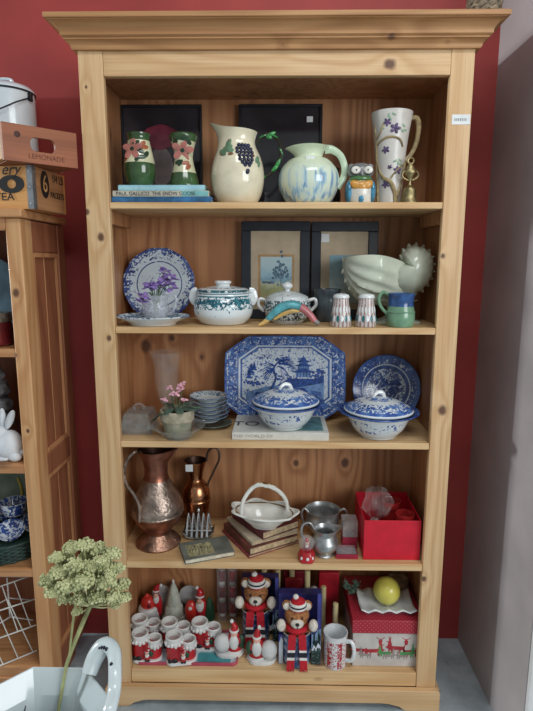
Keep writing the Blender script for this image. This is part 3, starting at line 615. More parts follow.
# fish figurine
FT = mat('turquoise_fish_glaze', (84, 156, 164), .22, coat=.4, var=.2, scale=50); FP = mat('pink_fish_glaze', (190, 112, 116), .25, coat=.4, var=.15); FY = mat('yellow_fish_glaze', (206, 168, 96), .3, coat=.3); FGY = mat('grey_fish_glaze', (126, 124, 126), .3)
a = B(290, .04, S2); t = thing('fish_figurine', 'arched turquoise and pink glazed fish figurine lying before the sugar bowl', 'figurine', a.loc)
path = spl([(-25, -2, 4.5), (-19, -1, 10), (-10, 0, 17.5), (1, 0, 21), (12, 0, 18), (20, 0, 11), (25, 0, 5), (29, -1, 2.6)], 5); N_ = len(path); rads = lerp_list([2.2, 4.6, 6.2, 6.0, 5.2, 4.4, 3.6, 2.6], N_)
def seg(i0, i1, nm, mt): m = MB(a.k, a.kz); m.tube(path[i0:i1+1], rads[i0:i1+1], 12, flat=.8); return m.build(nm, mt, t)
seg(0, 19, 'body', FT); seg(19, 30, 'hind_body', FP); seg(30, N_-1, 'tail_tip', FGY)
m = MB(a.k, a.kz); m.tube([(-22, -2, 6.5), (-28, -4, 2.6), (-31.5, -5, 1.2)], [2.8, 1.8, .7], 9); m.build('beak', FY, t)
m = MB(a.k, a.kz); m.tube(spl([(-16, -4.5, 7), (-7, -5.2, 12.5), (2, -5.2, 15.5), (9, -4.6, 15)], 5), [.8, 1.6, 1.6, .6], 7, flat=1.3); m.build('belly_stripe', FY, t)
m = MB(a.k, a.kz); m.ell((-20, -4.4, 10), (1.0, .8, 1.0), 8, 6); m.build('eye', ODK, t)
# dark pot
a = B(326.5, .185, S2); t = thing('pot', 'dark slate grey pottery pot standing behind the left salt shaker', 'pot', a.loc)
SLATE = mat('slate_glaze', (64, 74, 80), .25, coat=.4, var=.3, scale=30); m = MB(a.k, a.kz); m.lathe(vessel([(10.5, 0), (11.5, 1), (13.2, 10), (13.6, 22), (13.0, 29), (13.9, 30.5), (13.9, 32)], 1.2, 3), 32); m.build('body', SLATE, t)
# shakers
s_ = NT('striped_shaker_glaze'); o_ = s_.obj(); x_, y_, z_ = s_.sep(o_); ang = s_.math('ARCTAN2', y_, x_); st = s_.math('SINE', s_.math('MULTIPLY', ang, 16)); n1 = s_.noise(o_, 260, 2)
c_ = s_.mix(s_.mapr(st, -.1, .3), (200, 194, 190), (150, 118, 112)); c_ = s_.mix(s_.mapr(n1, .55, .62), c_, (205, 200, 196))
SHK = s_.fin(c_, .25, coat=.3); TEALD = mat('teal_drop_glaze', (34, 108, 118), .2, coat=.4)
for px, side in ((340.5, 'left'), (365.5, 'right')):
    a = B(px, .04, S2); t = thing('shaker', f'{side} of two striped pottery shakers with white tops and teal drops', 'shaker', a.loc, group='pair of striped shakers')
    sp_ = [(10, 0), (10.6, 1), (10.2, 8), (8.6, 18), (7.6, 25), (7.6, 28.5)]; m = MB(a.k, a.kz); m.lathe(sp_+[(0, 28.6)], 32); m.build('body', SHK, t)
    m = MB(a.k, a.kz); m.lathe([(8.0, 28.4), (8.2, 29.5), (7.2, 31.6), (4, 32.6), (0, 32.8)], 28); m.build('top', WHG, t)
    m = MB(a.k, a.kz)
    for i in range(7):
        q = F-1.2+i*.4; c, nn = skin_pt(sp_, q, 8.6); m.ell(c, (1.5, 3.6, .5), 8, 5, 1 if i % 2 else 0, nrm_rot(nn) @ Matrix.Rotation(0, 4, 'Z'))
        c, nn = skin_pt(sp_, q+.2, 17); m.ell(c, (1.0, 3.4, .3), 8, 5, 1, nrm_rot(nn))
    m.build('drop_relief', [TEALD, WHG], t)
# nautilus planter
NAU = mat('celadon_white_glaze', (192, 198, 180), .22, coat=.5, var=.04); a = B(386.3, .143, S2); t = thing('shell_planter', 'large pale celadon nautilus shell planter with spiral and spiny keel', 'planter', a.loc)
m = MB(a.k, a.kz); U, Wn = 48, 44; G = []
def sect(u):
    x = -45+u*66; e = math.sqrt(max(0, 1-(1-min(1, u/.43))**2))
    return x, 64+4*math.sin(PI*u)-9*u*u, (5+41*e)*(1-.35*max(0, u-.7)), (3+27*e)*(1-1.7*max(0, u-.5))
for layer in (0, 1):
    L = []
    for i in range(U+1):
        u = (i/U)**1.5; x, zt, dep, half = sect(u); row = []
        for j in range(Wn+1):
            w = PI*j/Wn; rib = 1+(.06 if layer == 0 else .02)*math.sin(w*22-u*6)*(1-u)**.6*min(1, u*12); f = 1.0 if layer == 0 else .92
            row.append((x+(0 if layer == 0 else 1.6), -half*math.cos(w)*rib*f, zt-dep*math.sin(w)**.9*rib*f))
        L.append(row)
    G.append(L)
outer, inner = G
m.grid(outer); m.grid([list(reversed(r)) for r in inner])
m.grid([[outer[i][0], inner[i][0]] for i in range(U+1)]); m.grid([[outer[i][Wn], inner[i][Wn]] for i in range(U+1)])
m.grid([[outer[0][j], inner[0][j]] for j in range(Wn+1)]); m.grid([[outer[U][j], inner[U][j]] for j in range(Wn+1)])
m.build('shell_bowl', NAU, t, sharp=60)
cx, cz = 21.5, 54
ctrl = [(150, 9), (125, 18), (90, 24), (45, 25), (0, 23), (-45, 25), (-90, 28), (-140, 28), (-185, 20), (-210, 9)]
def Ro(dg):
    for (a0, r0), (a1, r1) in zip(ctrl, ctrl[1:]):
        if a1 <= dg <= a0: return .93*(r0+(r1-r0)*(dg-a0)/(a1-a0))
    return 9
m = MB(a.k, a.kz); NA = 72; G = []
for i in range(NA):
    dg = 150-i*360/NA; q = math.radians(dg); R_ = Ro(dg); row = []
    for j in range(17):
        w = PI*j/16; rr = R_*math.sin(w)*(1+.03*math.sin(i*1.5)*math.sin(w)); row.append((cx+rr*math.cos(q), -22*math.cos(w), cz+rr*math.sin(q)))
    G.append(row)
m.grid(G, cu=True); m.build('spiral', NAU, t, sharp=70)
def spine(c, d, s_): mm = MB(a.k, a.kz); mm.tube([c-d*2.5*s_, c+d*.8*s_, c+d*2.6*s_], [2.6*s_, 1.8*s_, .7*s_], 8); mm.build('spine', NAU, t, sharp=70)
for i in range(13):
    dg = 132-i*17.5; q = math.radians(dg); d = Vector((math.cos(q), 0, math.sin(q))); spine(Vector((cx, -1, cz))+d*Ro(dg), d, 1.0)
for u in (.012, .05, .11, .19, .28, .38):
    x, zt, dep, half = sect(u); spine(Vector((x-.5, -half*.30, zt-dep*.95)), Vector((-.55+u, -.1, -.8)).normalized(), .9)
m = MB(a.k, a.kz); m.lathe(smooth([(24, 0), (23, 2), (14, 5), (9, 10), (12, 18), (20, 23)], 4), 30, c=(10, 0, 0), sy=.7, wob=lambda q, z: 1+.06*math.sin(q*9)); m.build('foot', NAU, t, sharp=60)
# green and blue mug
MG = mat('green_mug_glaze', (112, 152, 122), .2, coat=.4, var=.12); MBL = mat('blue_mug_glaze', (48, 84, 136), .2, coat=.4, var=.25, scale=50); a = B(400, .045, S2)
t = thing('mug', 'green pottery mug with a blue rim below the nautilus planter', 'mug', a.loc); mp = smooth([(11.5, 0), (12.5, .6), (14, 7), (13.6, 15), (12.2, 22), (12.6, 29), (13.6, 33)], 4); v = vessel(mp, 1.3, 3)
m = MB(a.k, a.kz); m.lathe(v, 36, [1 if (v[i][1]+v[i+1][1])/2 > 21 else 0 for i in range(len(v)-1)]); m.lathe([(14.3, 14.3), (14.4, 15), (13.6, 15.7)], 36, 0); m.build('body', [MG, MBL], t)
m = MB(a.k, a.kz); m.tube(spl([(-12, 0, 31), (-18, 0, 34), (-22, 0, 28), (-20, 0, 20), (-13, 0, 12)], 6), 1.6, 9); m.build('handle', MG, t)
# ================================================================= SHELF 3
def oct_outline(a, b, cut, s=1.0, bow=.012):
    P = []; x1 = a*(cut-1); y1 = b*(cut-1)
    C_ = [(x1, b), (a, y1), (a, -y1), (x1, -b), (-x1, -b), (-a, -y1), (-a, y1), (-x1, b)]
    for (p, q) in zip(C_, C_[1:]+C_[:1]):
        for i in range(6): t = i/6; P.append(((p[0]+(q[0]-p[0])*t)*s*(1+bow*math.sin(PI*t)), (p[1]+(q[1]-p[1])*t)*s*(1+bow*math.sin(PI*t))))
    return P
a = B(284.5, .267, S3); PA, PB, CUT = 58.0, 41.2, 1.60; k3 = a.k
PLATTER = china('willow_platter_glaze', 'oct', [(0, .34), (.715, 1.0), (.75, .08), (.78, 1.0), (.80, .66), (.90, .74), (.95, .6), (.975, 1.0)], 0, 1.0, 110, (84, 122, 188), (46, 78, 150), (214, 224, 232), shape=(PA*k3, PB*k3, CUT), dist=1.2)
WILLOW = mat('willow_blue_print', (44, 78, 150), .18, coat=.3, var=.3, scale=120); WILLOW2 = mat('pale_blue_print', (112, 148, 198), .18, coat=.3, var=.18, scale=60)
t = thing('platter', 'large octagonal blue willow platter standing at the back of the third shelf', 'platter', a.loc)
m = MB(k3); prof = [(.0, 1.2), (.62, 1.2), (.66, 0), (.70, 1.4), (1.0, 5.0), (1.0, 6.2), (.74, 3.2), (.69, 2.4), (.0, 2.4)]
G = [[(x, y, z) for x, y in oct_outline(PA, PB, CUT, max(s_, .002))] for s_, z in prof]; m.grid(G, cv=True)
RP = (PI/2-.17, 0, 0); LP = (0, -.012, PB*k3*math.cos(.17)+.001)
d_ = m.build('dish', PLATTER, t, loc=LP, rot=RP, sharp=50)
m = MB(k3)
def pol(P, mi=0, z=2.45): m.prism(P, z, z+.35+.1*(1-mi), mi, 'z')
def blobs(x, y, rx, ry, n, mi, seed, s0=1.4):
    rr = random.Random(seed)
    for _ in range(n): m.ell((x+rr.gauss(0, rx*.5), y+rr.gauss(0, ry*.5), 2.5), (s0*rr.uniform(.6, 1.3), s0*rr.uniform(.4, .9), .35), 7, 4, mi)
pol([(-38, -14), (-20, -8), (0, -6), (18, -5), (38, 0), (38, -22), (30, -27), (-30, -27), (-38, -20)], 1)           # water
pol([(4, 0), (30, 0), (38, 4), (38, -4), (10, -9), (-8, -7)], 0, 2.5)
for (x, y, w, h) in ((18, 12, 9, 4), (18, 16, 7, 3.4), (18, 6, 12, 4.5)):                                         # pagoda: walls under up-turned roofs
    pol([(x-w*.6, y-h), (x+w*.6, y-h), (x+w*.6, y), (x-w*.6, y)], 1, 2.55); pol([(x-w, y+.6), (x-w*.7, y), (x+w*.7, y), (x+w, y+.6), (x+w*.45, y+h*.55), (x+w*.2, y+h*.9), (x-w*.2, y+h*.9), (x-w*.45, y+h*.55)], 0, 2.6)
    for i in range(5): px_ = x-w*.5+i*w*.25; pol([(px_-.35, y-h), (px_+.35, y-h), (px_+.35, y), (px_-.35, y)], 0, 2.65)
pol([(15, 19), (21, 19), (18.6, 21), (18, 23), (17.4, 21)], 0, 2.6)
for (x, y) in ((-3, -13), (14, -13)):                                                                             # pavilions by the water
    pol([(x-7, y-6), (x+7, y-6), (x+7, y), (x-7, y)], 0, 2.6); pol([(x-5, y-5), (x+5, y-5), (x+5, y-1), (x-5, y-1)], 1, 2.8); pol([(x-9, y), (x+9, y), (x+5, y+4), (x-5, y+4)], 0, 2.65)
for i in range(8): pol([(24+i*1.6, -17), (25+i*1.6, -17), (26.5+i*1.2, -11-i*.3), (25.8+i*1.2, -11-i*.3)], 0, 2.6)
m.tube(spl([(-14, -12, 2.6), (-9, 0, 2.6), (-11, 10, 2.6), (-4, 19, 2.6)], 5), [1.3, 1.0, .6], 6, 0); blobs(-4, 18, 8, 4, 20, 0, 1)
for (x0, y0, x1, y1) in ((-11, 8, -22, 2), (-10, 9, -24, 8), (-9, 12, -22, 14), (-7, 12, 2, 6), (-6, 14, 8, 14), (-6, 16, 6, 20), (-5, 12, -3, 3)):
    for q in range(4): m.tube(spl([(x0, y0, 2.6), ((x0+x1)/2+q*.8, (y0+y1)/2+2-q, 2.6), (x1+q*1.3, y1-2*q, 2.6)], 4), [.5, .3], 5, 0)
for x, y in ((-24, 20), (-20, 22), (-17, 20)): pol([(x-3, y+1.5), (x, y), (x+3, y+1.5), (x, y+.9)], 0); pol([(x-.7, y-1.6), (x+.6, y-1.2), (x+.5, y+.6), (x-.4, y+.5)], 0)
for x, y, s_ in ((-33, 8, 1), (-30, 11, .8), (-35, 3, 1)):
    for i in range(3): pol([(x-4*s_+i, y-3+i*3*s_), (x+4*s_-i, y-3+i*3*s_), (x, y+1+i*3*s_)], 0, 2.5)
blobs(-31, -4, 9, 3, 26, 0, 2); blobs(-28, -15, 9, 3, 18, 0, 3); blobs(-16, -18, 7, 3, 16, 0, 6); pol([(-30, -19), (-12, -21), (-13, -16), (-28, -13)], 0, 2.5); pol([(-28, -18), (-14, -19.5), (-15, -17), (-27, -15)], 1, 2.7)
blobs(34, 7, 5, 3, 16, 0, 4); blobs(30, 3, 8, 2, 16, 0, 5); blobs(0, 0, 9, 3, 16, 0, 8)
w_ = m.build('willow_print', [WILLOW, WILLOW2], d_); w_['label'] = 'blue printed scene of pagoda, willow tree and birds'
# round willow plate
a = B(384, .25, S3); R0 = 33.2
WPL = china('willow_plate_glaze', 'r', [(0, .52), (.58, 1.0), (.68, .2), (.715, 1.0), (.73, .74), (.90, .88), (.96, 1.0)], 0, R0*a.k, 85, (62, 98, 164), (34, 60, 126), (206, 218, 228), dist=1.2)
t = thing('plate', 'round blue willow plate standing behind the right hand tureen', 'plate', a.loc)
m = MB(a.k); m.lathe(plate_prof(R0, 4), 56); d_ = m.build('dish', WPL, t, loc=(0, -.006, R0*a.k*.99), rot=(PI/2-.16, 0, 0))
m = MB(a.k); blobs(-4, 5, 7, 6, 22, 0, 11); blobs(8, -2, 8, 5, 22, 0, 12); pol([(2, 3), (16, 3), (12, 8), (9, 8), (9, 11), (8, 8), (5, 8)], 0, 1.5)
for s_, e_ in (((-8, -8), (-6, 10)), ((-6, 10), (6, 14)), ((-6, 8), (-15, 5)), ((-7, 4), (2, 0))): m.tube([(s_[0], s_[1], 1.6), ((s_[0]+e_[0])/2, (s_[1]+e_[1])/2+1.5, 1.6), (e_[0], e_[1], 1.6)], [.9, .5], 5)
for v_ in range(len(m.v)): x, y, z = m.v[v_]; m.v[v_] = (x, y, z-.5*a.k if z > 2*a.k else z)
m.build('willow_print', [WILLOW, WILLOW2], d_)
# book under left tureen
def quad(FL, FR, BL, z):
    p, q, r = on(*FL, z), on(*FR, z), on(*BL, z); u = (q-p); v = (r-p); ang = math.atan2(u.y, u.x); return p, ang, u.length, abs(v.dot(Vector((-math.sin(ang), math.cos(ang), 0))))
def flat_book(name, label, p, ang, w, d, z, h, cover, pages=PAGES, group=None, spine='front', bev=.0012):
    """spine: side that carries the spine (front / left / back)"""
    t = thing(name, label, 'book', Vector((p.x, p.y, z+.0004)), ang, group); c = max(.0018, h*.09); m = MB(); e = .003
    m.box(0, w, 0, d, 0, c); m.box(0, w, 0, d, h-c, h)
    if spine == 'front': m.box(0, w, 0, c, c, h-c); g = (e, w-e, c, d-e)
    elif spine == 'left': m.box(0, c, 0, d, c, h-c); g = (c, w-e, e, d-e)
    else: m.box(0, w, d-c, d, c, h-c); g = (e, w-e, e, d-c)
    m.build('cover', cover, t, bev=bev); m = MB(); m.box(*g, c+.0001, h-c-.0001); m.build('pages', pages, t); return t
WBOOK = mat('white_book_jacket', (212, 210, 200), .4, var=.04); hb = .026
p, ang, w, d = quad((232, 432), (329, 433), (237, 415), S3+hb)
tb = flat_book('book', 'large white book lying flat beneath the left willow tureen', p, ang, w, d, S3, hb, WBOOK)
CHAR = mat('charcoal_print', (64, 68, 70), .6); TEALPR = mat('teal_photo_print', (86, 132, 132), .4, var=.35, scale=40); SAGEPR = mat('spine_grey_letters', (168, 164, 152), .6)
text('spine_title', 'THE WORLD OF ROOFS'[:12], .013, SAGEPR, tb, (w*.22, -.0007, hb/2), (PI/2, 0, 0), .0004, 1.3)
text('cover_title', 'TO', .062, CHAR, tb, (w*.13, d*.46, hb+.0004), (0, 0, 0), .0004)
m = MB(); m.box(w*.62, w*.95, d*.1, d*.9, hb+.0001, hb+.00035); m.build('cover_photo', TEALPR, tb)
# willow tureens
def willow_tureen(label, px, Y, z, sc, seed):
    a = B(px, Y, z); t = thing('tureen', label, 'tureen', a.loc, group='blue and white lidded willow tureens'); K, KZ = a.k*sc, a.kz*sc
    bowlm = china('willow_bowl_glaze_%d' % seed, 'z', [(0, 0), (.15, .02), (.30, .30), (.72, .06), (.86, .85), (.94, 1.0)], 0, 26*KZ, 80, (70, 104, 168), (36, 64, 134), (214, 220, 222), dist=1.0)
    lidm = china('willow_lid_glaze_%d' % seed, 'r', [(0, .5), (.26, .55), (.38, .04), (.54, .42), (.60, .56), (.88, .85), (.965, .1)], 0, 35*K, 75, (90, 128, 188), (52, 86, 156), (216, 224, 228), dist=1.2)
    m = MB(K, KZ); bp = [(17.5, 0), (18.5, .4), (19, 2.2)]+smooth([(20, 2.4), (26, 9), (30, 17), (33, 22)], 4)+[(40, 24.5), (40.6, 25.3), (40, 26), (34, 24.2)]
    m.lathe(bp+[(31, 21), (20, 6), (0, 5)], 56); m.build('bowl', bowlm, t)
    m = MB(K, KZ); lp = [(34.6, 25.6), (35, 26.6), (33.6, 28)]+smooth([(30, 30.5), (22, 34.2), (15.5, 36.2), (14, 36.6), (8, 38.4), (0, 39.2)], 4); m.lathe(lp, 56); l_ = m.build('lid', lidm, t)
    m = MB(K, KZ); m.tube(spl([(-6, -2, 37.5), (-5, -2, 41), (-1, 0, 43.4), (3.4, 1, 42.4), (5.4, 2, 39), (6.4, 2, 37)], 5), [1.5, 2.0, 2.2, 1.7], 9); h_ = m.build('lid_handle', WHG, l_); h_['label'] = 'white loop handle'
    return t
willow_tureen('willow pattern lidded tureen standing on the white book', 285.5, .085, S3+hb+.0004, .95, 1)
willow_tureen('willow pattern lidded tureen standing on the bare shelf at the right', 377.5, .082, S3, .975, 2)
# glass butter dish
CLR = film('clear_pressed_glass', (168, 168, 164), .28, .06); p, ang, w, d = quad((119, 433.5), (151, 433.5), (125, 411), S3+.004)
t = thing('butter_dish', 'rectangular clear glass butter dish with lid at the left of the third shelf', 'butter dish', Vector((p.x+.004, p.y, S3+.0004)), 0)
w = .096; d = .12; m = MB(); m.box(-.004, w+.004, -.004, d+.004, 0, .006); m.build('dish', CLR, t, bev=.002)
m = MB(); q0 = [(0, 0), (w, 0), (w, d), (0, d)]; q1 = [(.009, .012), (w-.009, .012), (w-.009, d-.012), (.009, d-.012)]
for s_, e_ in ((0, 0), (1, .003)):
    V = [(x+(e_ if x < w/2 else -e_), y+(e_ if y < d/2 else -e_), .0068) for x, y in q0]+[(x, y, .036) for x, y in q0]+[(x, y, .066-e_) for x, y in q1]; V = [((x-w/2)*(1-e_*8)+w/2, (y-d/2)*(1-e_*8)+d/2, z) if i > 3 else (x, y, z) for i, (x, y, z) in enumerate(V)]
    m.add(V, [(0, 1, 5, 4), (1, 2, 6, 5), (2, 3, 7, 6), (3, 0, 4, 7), (4, 5, 9, 8), (5, 6, 10, 9), (6, 7, 11, 10), (7, 4, 8, 11), (8, 9, 10, 11)])
l_ = m.build('lid', CLR, t, bev=.003)
m = MB(); m.tube(spl([(w/2-.014, d/2, .064), (w/2-.016, d/2, .078), (w/2, d/2, .086), (w/2+.016, d/2, .078), (w/2+.014, d/2, .064)], 5), .004, 8); m.build('lid_handle', CLR, l_)
# hurricane vase
a = B(168, .242, S3); HG = film('thin_clear_glass', (214, 218, 218), .07, .04); t = thing('hurricane_vase', 'tall clear glass hurricane vase behind the pink potted cyclamen', 'glass vase', a.loc)
hp = smooth([(12, 0), (12.5, 1), (7, 8), (6, 14), (9.5, 22), (11.5, 36), (12.5, 52), (15.5, 63), (16.5, 66)], 4); m = MB(a.k, a.kz); m.lathe(vessel(hp, .8, 9), 36); m.build('body', HG, t)
# glass dish and pot
a = B(178.5, .044, S3); t = thing('glass_dish', 'shallow clear glass dish with a handle under the flower pot', 'dish', a.loc)
m = MB(a.k, a.kz); dp = smooth([(13, 0), (14, 1), (19, 6), (26, 11), (27, 12)], 3); m.lathe(vessel(dp, 1.0, 1.6), 44, wob=lambda q, z: 1+.012*math.sin(q*22)); m.build('dish', CLR, t, sharp=15)
m = MB(a.k, a.kz); m.tube(spl([(-25, 0, 11), (-29, -2, 11), (-29, -6, 10.5), (-25, -6, 10)], 5), 1.3, 8); m.build('handle', CLR, t)
POT = NT('aged_clay_pot'); o_ = POT.obj(); z_ = POT.sep(o_)[2]; c_ = POT.ramp(POT.noise(o_, 40, 4), [(.35, (150, 142, 120)), (.7, (186, 176, 154))]); c2 = POT.ramp(POT.noise(o_, 40, 4), [(.35, (128, 134, 112)), (.7, (164, 158, 136))]); POT = POT.fin(POT.mix(POT.mapr(POT.math('ADD', z_, POT.math('MULTIPLY', POT.noise(o_, 30, 2), .006)), .046, .049), c2, c_), .85)
SOIL = mat('dark_soil', (52, 42, 34), .95, var=.4, scale=120); CYL = mat('cyclamen_leaf', (74, 96, 82), .6, var=.35, scale=60); CYS = mat('cyclamen_stem', (96, 112, 84), .6); PINKF = mat('pink_cyclamen_petal', (226, 172, 184), .6, var=.2, scale=120)
a2 = B(177.8, .044, S3+.0075); t = thing('potted_cyclamen', 'artificial pink cyclamen in a small weathered clay pot', 'potted plant', a2.loc)
m = MB(a2.k, a2.kz); m.lathe([(12, 0), (12.3, .6), (15, 15), (16.5, 15.6), (16.9, 25), (16.2, 25.6), (14.8, 25), (14.2, 20), (0, 20)], 36, [0]*7+[1]); m.build('pot', [POT, SOIL], t)
for i, (x, y, z, q, l, ww, tilt) in enumerate(((-18, -8, 22, 2.9, 15, 7, .5), (-24, -4, 19, 3.3, 12, 7, .75), (16, -6, 27, .1, 13, 6, .05), (10, 6, 29, .8, 12, 6, -.1), (24, -2, 28, -.1, 9, 4.5, .1), (-8, -12, 26, -1.9, 9, 5, .3), (6, -13, 27, -1.2, 9, 5, .25), (-12, 8, 28, 2.4, 11, 6, .05))):
    m = MB(a2.k, a2.kz); R_ = Matrix.Rotation(q, 4, 'Z') @ Matrix.Rotation(tilt, 4, 'Y'); m.ell((x*.8, y, z), (l*.72, ww*.8, .7), 14, 6, 0, R_); m.tube([(0, 0, 20), (x*.3, y*.3, z-1), (x*.6, y*.8, z)], .6, 5); m.build('leaf', CYL, t)
for i, (x, y, z) in enumerate(((-11, -8, 35), (-6, -6, 46), (1, -8, 41), (4, -5, 47), (6, -7, 44), (9, -9, 36), (-3, -7, 41), (7, -3, 49))):
    m = MB(a2.k, a2.kz); m.tube(spl([(x*.2, y*.3, 20), (x*.6, y*.7, z*.75), (x, y, z-1)], 4), .45, 5, 1); rr = random.Random(i)
    for j in range(5):
        e = Euler((rr.uniform(-.7, .7), rr.uniform(-.7, .7), j*1.26)).to_matrix().to_4x4(); m.ell(Vector((x, y, z+1))+(e @ Vector((1.8, 0, .6))), (2.4, 1.7, .8), 8, 5, 0, e)
    m.build('flower', [PINKF, CYS], t)
# stacked plates
GLD = mat('grey_green_glass', (96, 108, 100), .1, coat=.5, var=.15); a = B(213, .165, S3); t = thing('glass_plate', 'dark grey green glass dish beneath the stack of small plates', 'plate', a.loc)
m = MB(a.k, a.kz); m.lathe(plate_prof(19, 3.5), 40); m.build('dish', GLD, t)
a = B(208.6, .172, S3); ST = china('blue_rim_plate', 'r', [(0, .05), (.6, .45), (.9, .8)], 0, 20*a.k, 90, (96, 128, 156), (64, 96, 130), (206, 216, 218)); z0 = S3+.019
for i, nm in enumerate(('lowest', 'second from the bottom', 'third from the bottom', 'fourth from the bottom', 'fifth from the bottom', 'topmost')):
    t = thing('plate', f'small blue rimmed plate, {nm} of the stack beside the flower pot' if i else 'small pale plate at the very bottom of the stack beside the flower pot', 'plate', Vector((a.loc.x+(-.002, .004, .002, -.003, .001, .0)[i], a.loc.y, z0)), group='stack of small blue rimmed plates')
    R_ = (20.2, 20, 19.8, 19.4, 19, 18.4)[i]; m = MB(a.k, a.kz); m.lathe(plate_prof(R_, 5), 40, [1]*6+[0]*5); m.build('dish', [ST, WHG], t); z0 += .0135
# ================================================================= SHELF 4
COP = mat('hammered_copper', (158, 122, 104), .36, metal=.9, var=.35, scale=30, bump=1.0, bscale=110); COPR = mat('reddish_copper', (148, 96, 78), .38, metal=.9, var=.25, scale=30, bump=.15, bscale=120); COPW = mat('worn_pewter_copper', (158, 140, 128), .34, metal=.9, var=.25, scale=30, bump=1.0, bscale=110); COPD = mat('dark_copper_inside', (78, 56, 48), .45, metal=.8)
a = B(158.5, .125, S4); t = thing('copper_pitcher', 'large hammered copper pitcher with looping handle on the fourth shelf', 'pitcher', a.loc)
cpf = [(22, 0), (22.4, 1.5), (20, 4), (15, 8)]+smooth([(12.8, 11), (15, 15), (21, 22), (25.2, 30), (26, 31.2), (25.4, 32.4), (25.6, 36), (23, 44), (17, 54), (12.5, 62), (11.2, 68), (11.8, 76), (13.4, 82), (15.5, 87), (17, 90)], 3)
v = vessel(cpf, .9, 12); V = []
for r, z in v:
    for j in range(n):
        q = 2*PI*j/n; w = max(0, (z-78)/12); sp = max(0, math.cos(q))**3
        V.append((r*math.cos(q)+sp*w*8, r*math.sin(q), z+sp*w*3.0))
mis = [0 if z < 29 else (2 if z < 62 else 1) for r, z in v[:-1]]; mis = [(1 if 12 < z < 29.5 else m_) for (r, z), m_ in zip(v, mis)]; mis = [3 if i >= len(cpf)-1 else q for i, q in enumerate(mis)]
m = MB(a.k, a.kz); m.add(V, [(i*n+j, i*n+(j+1) % n, (i+1)*n+(j+1) % n, (i+1)*n+j) for i in range(len(v)-1) for j in range(n)]+[tuple(reversed(range(n)))], [q for q in mis for _ in range(n)]+[0]); m.build('body', [COP, COPR, COPW, COPD], t)
m = MB(a.k, a.kz); m.tube(spl([(-13, -2, 86), (-18, -7, 89), (-24, -13, 84), (-26.5, -18, 73), (-23.5, -20, 63), (-17, -20, 54), (-12.5, -21, 45), (-11.5, -24, 36), (-11.5, -24.5, 31)], 6), [1.7, 1.9, 1.7, 1.5], 9); m.build('handle', COPW, t)
COPS = mat('polished_copper', (182, 126, 90), .24, metal=1.0, var=.15, scale=20); a = B(197, .235, S4); t = thing('copper_jug', 'small polished copper jug with tall curled handle behind the toast rack', 'jug', a.loc)
m = MB(a.k, a.kz); v = vessel([(9, 0)]+smooth([(9.5, 1), (11, 12), (13.2, 24), (13.8, 27), (14, 28)], 3)+smooth([(13.4, 29), (13.6, 34), (11, 41), (7, 46), (6.6, 49), (8, 56), (11.2, 65)], 4), .7, 4); m.lathe(v, 36, [0]*(len(v)//2)+[1]*(len(v)-len(v)//2)); m.build('body', [COPS, COPD], t)
m = MB(a.k, a.kz); m.tube(spl([(10.5, 0, 64), (12, 0, 72), (17, 0, 77), (22, 0, 75), (23, 0, 66), (18, 0, 55), (12.5, 0, 44), (11.5, 0, 40)], 6), [1.2, 1.0], 8); m.build('handle', mat('dark_iron_handle', (84, 70, 62), .4, metal=.8), t)
m = MB(a.k, a.kz); m.box(-8, -1, -11.4, -10.8, 58, 64.5, M=Matrix.Rotation(0, 4, 'X')); x = m.build('price_sticker', STICK, t); x['label'] = 'white price sticker'
# toast rack
SIL = mat('silver_plate', (214, 216, 216), .25, metal=.8, var=.12); a = B(199, .163, S4); t = thing('toast_rack', 'small silver toast rack with pointed prongs behind the grey book', 'toast rack', a.loc)
m = MB(a.k, a.kz); m.grid([[(-15+30*i/12, (-9+18*j/6), 2.2+((i-6)/6)**4*6-(.8 if abs(j-3) < 2 else 0)) for j in range(7)] for i in range(13)]); m.build('tray', mat('tarnished_silver', (118, 116, 110), .38, metal=.9), t, solid=.0012)
for i in range(5):
    x = -10+i*5; m = MB(a.k, a.kz); m.tube(spl([(x-1.5, -6, 2), (x-1.0, -3, 12), (x, 0, 23), (x+1.0, 3, 12), (x+1.5, 6, 2)], 5), [1.4, 1.1, .6, 1.1, 1.4], 7); m.build('prong', SIL, t)
for sx in (-1, 1): m = MB(a.k, a.kz); m.tube([(-13, sx*4, 8), (13, sx*4, 8)], .6, 6); m.build('rail', SIL, t)
m = MB(a.k, a.kz); m.tube([(0, 1, 5), (0, 1, 24)], .7, 6); m.ell((0, 1, 25.5), (1.6, 1.6, 2.2), 10, 7); m.build('finial', SIL, t)
for sx in (-9, 9): m = MB(a.k, a.kz); m.tube([(sx, 0, 2), (sx, 0, .02)], 1.0, 7); m.build('foot', SIL, t)
# grey book
GRB = mat('grey_green_book_cloth', (110, 114, 106), .6, var=.2, scale=18); hb4 = .016; p, ang, w, d = quad((185, 560.5), (235, 551.5), (181, 543), S4+hb4)
t = flat_book('book', 'worn grey green book lying flat in front of the toast rack', p, ang, w, d, S4, hb4, GRB, spine='back')
GILT = mat('faded_gilt_print', (160, 154, 118), .5, var=.35, scale=90); m = MB(); m.box(w*.1, w*.62, d*.12, d*.78, hb4+.0001, hb4+.0006); m.build('cover_panel', GILT, t)
DKP = mat('dark_cover_engraving', (84, 92, 82), .6, var=.3, scale=60); m = MB(); rr = random.Random(5)
for i in range(7): m.tube(spl([(w*(.14+.06*i), d*rr.uniform(.2, .4), hb4+.0007), (w*(.16+.06*i), d*.5, hb4+.0007), (w*(.13+.065*i), d*rr.uniform(.55, .7), hb4+.0007)], 4), .0011, 5)
m.build('cover_engraving', DKP, t)
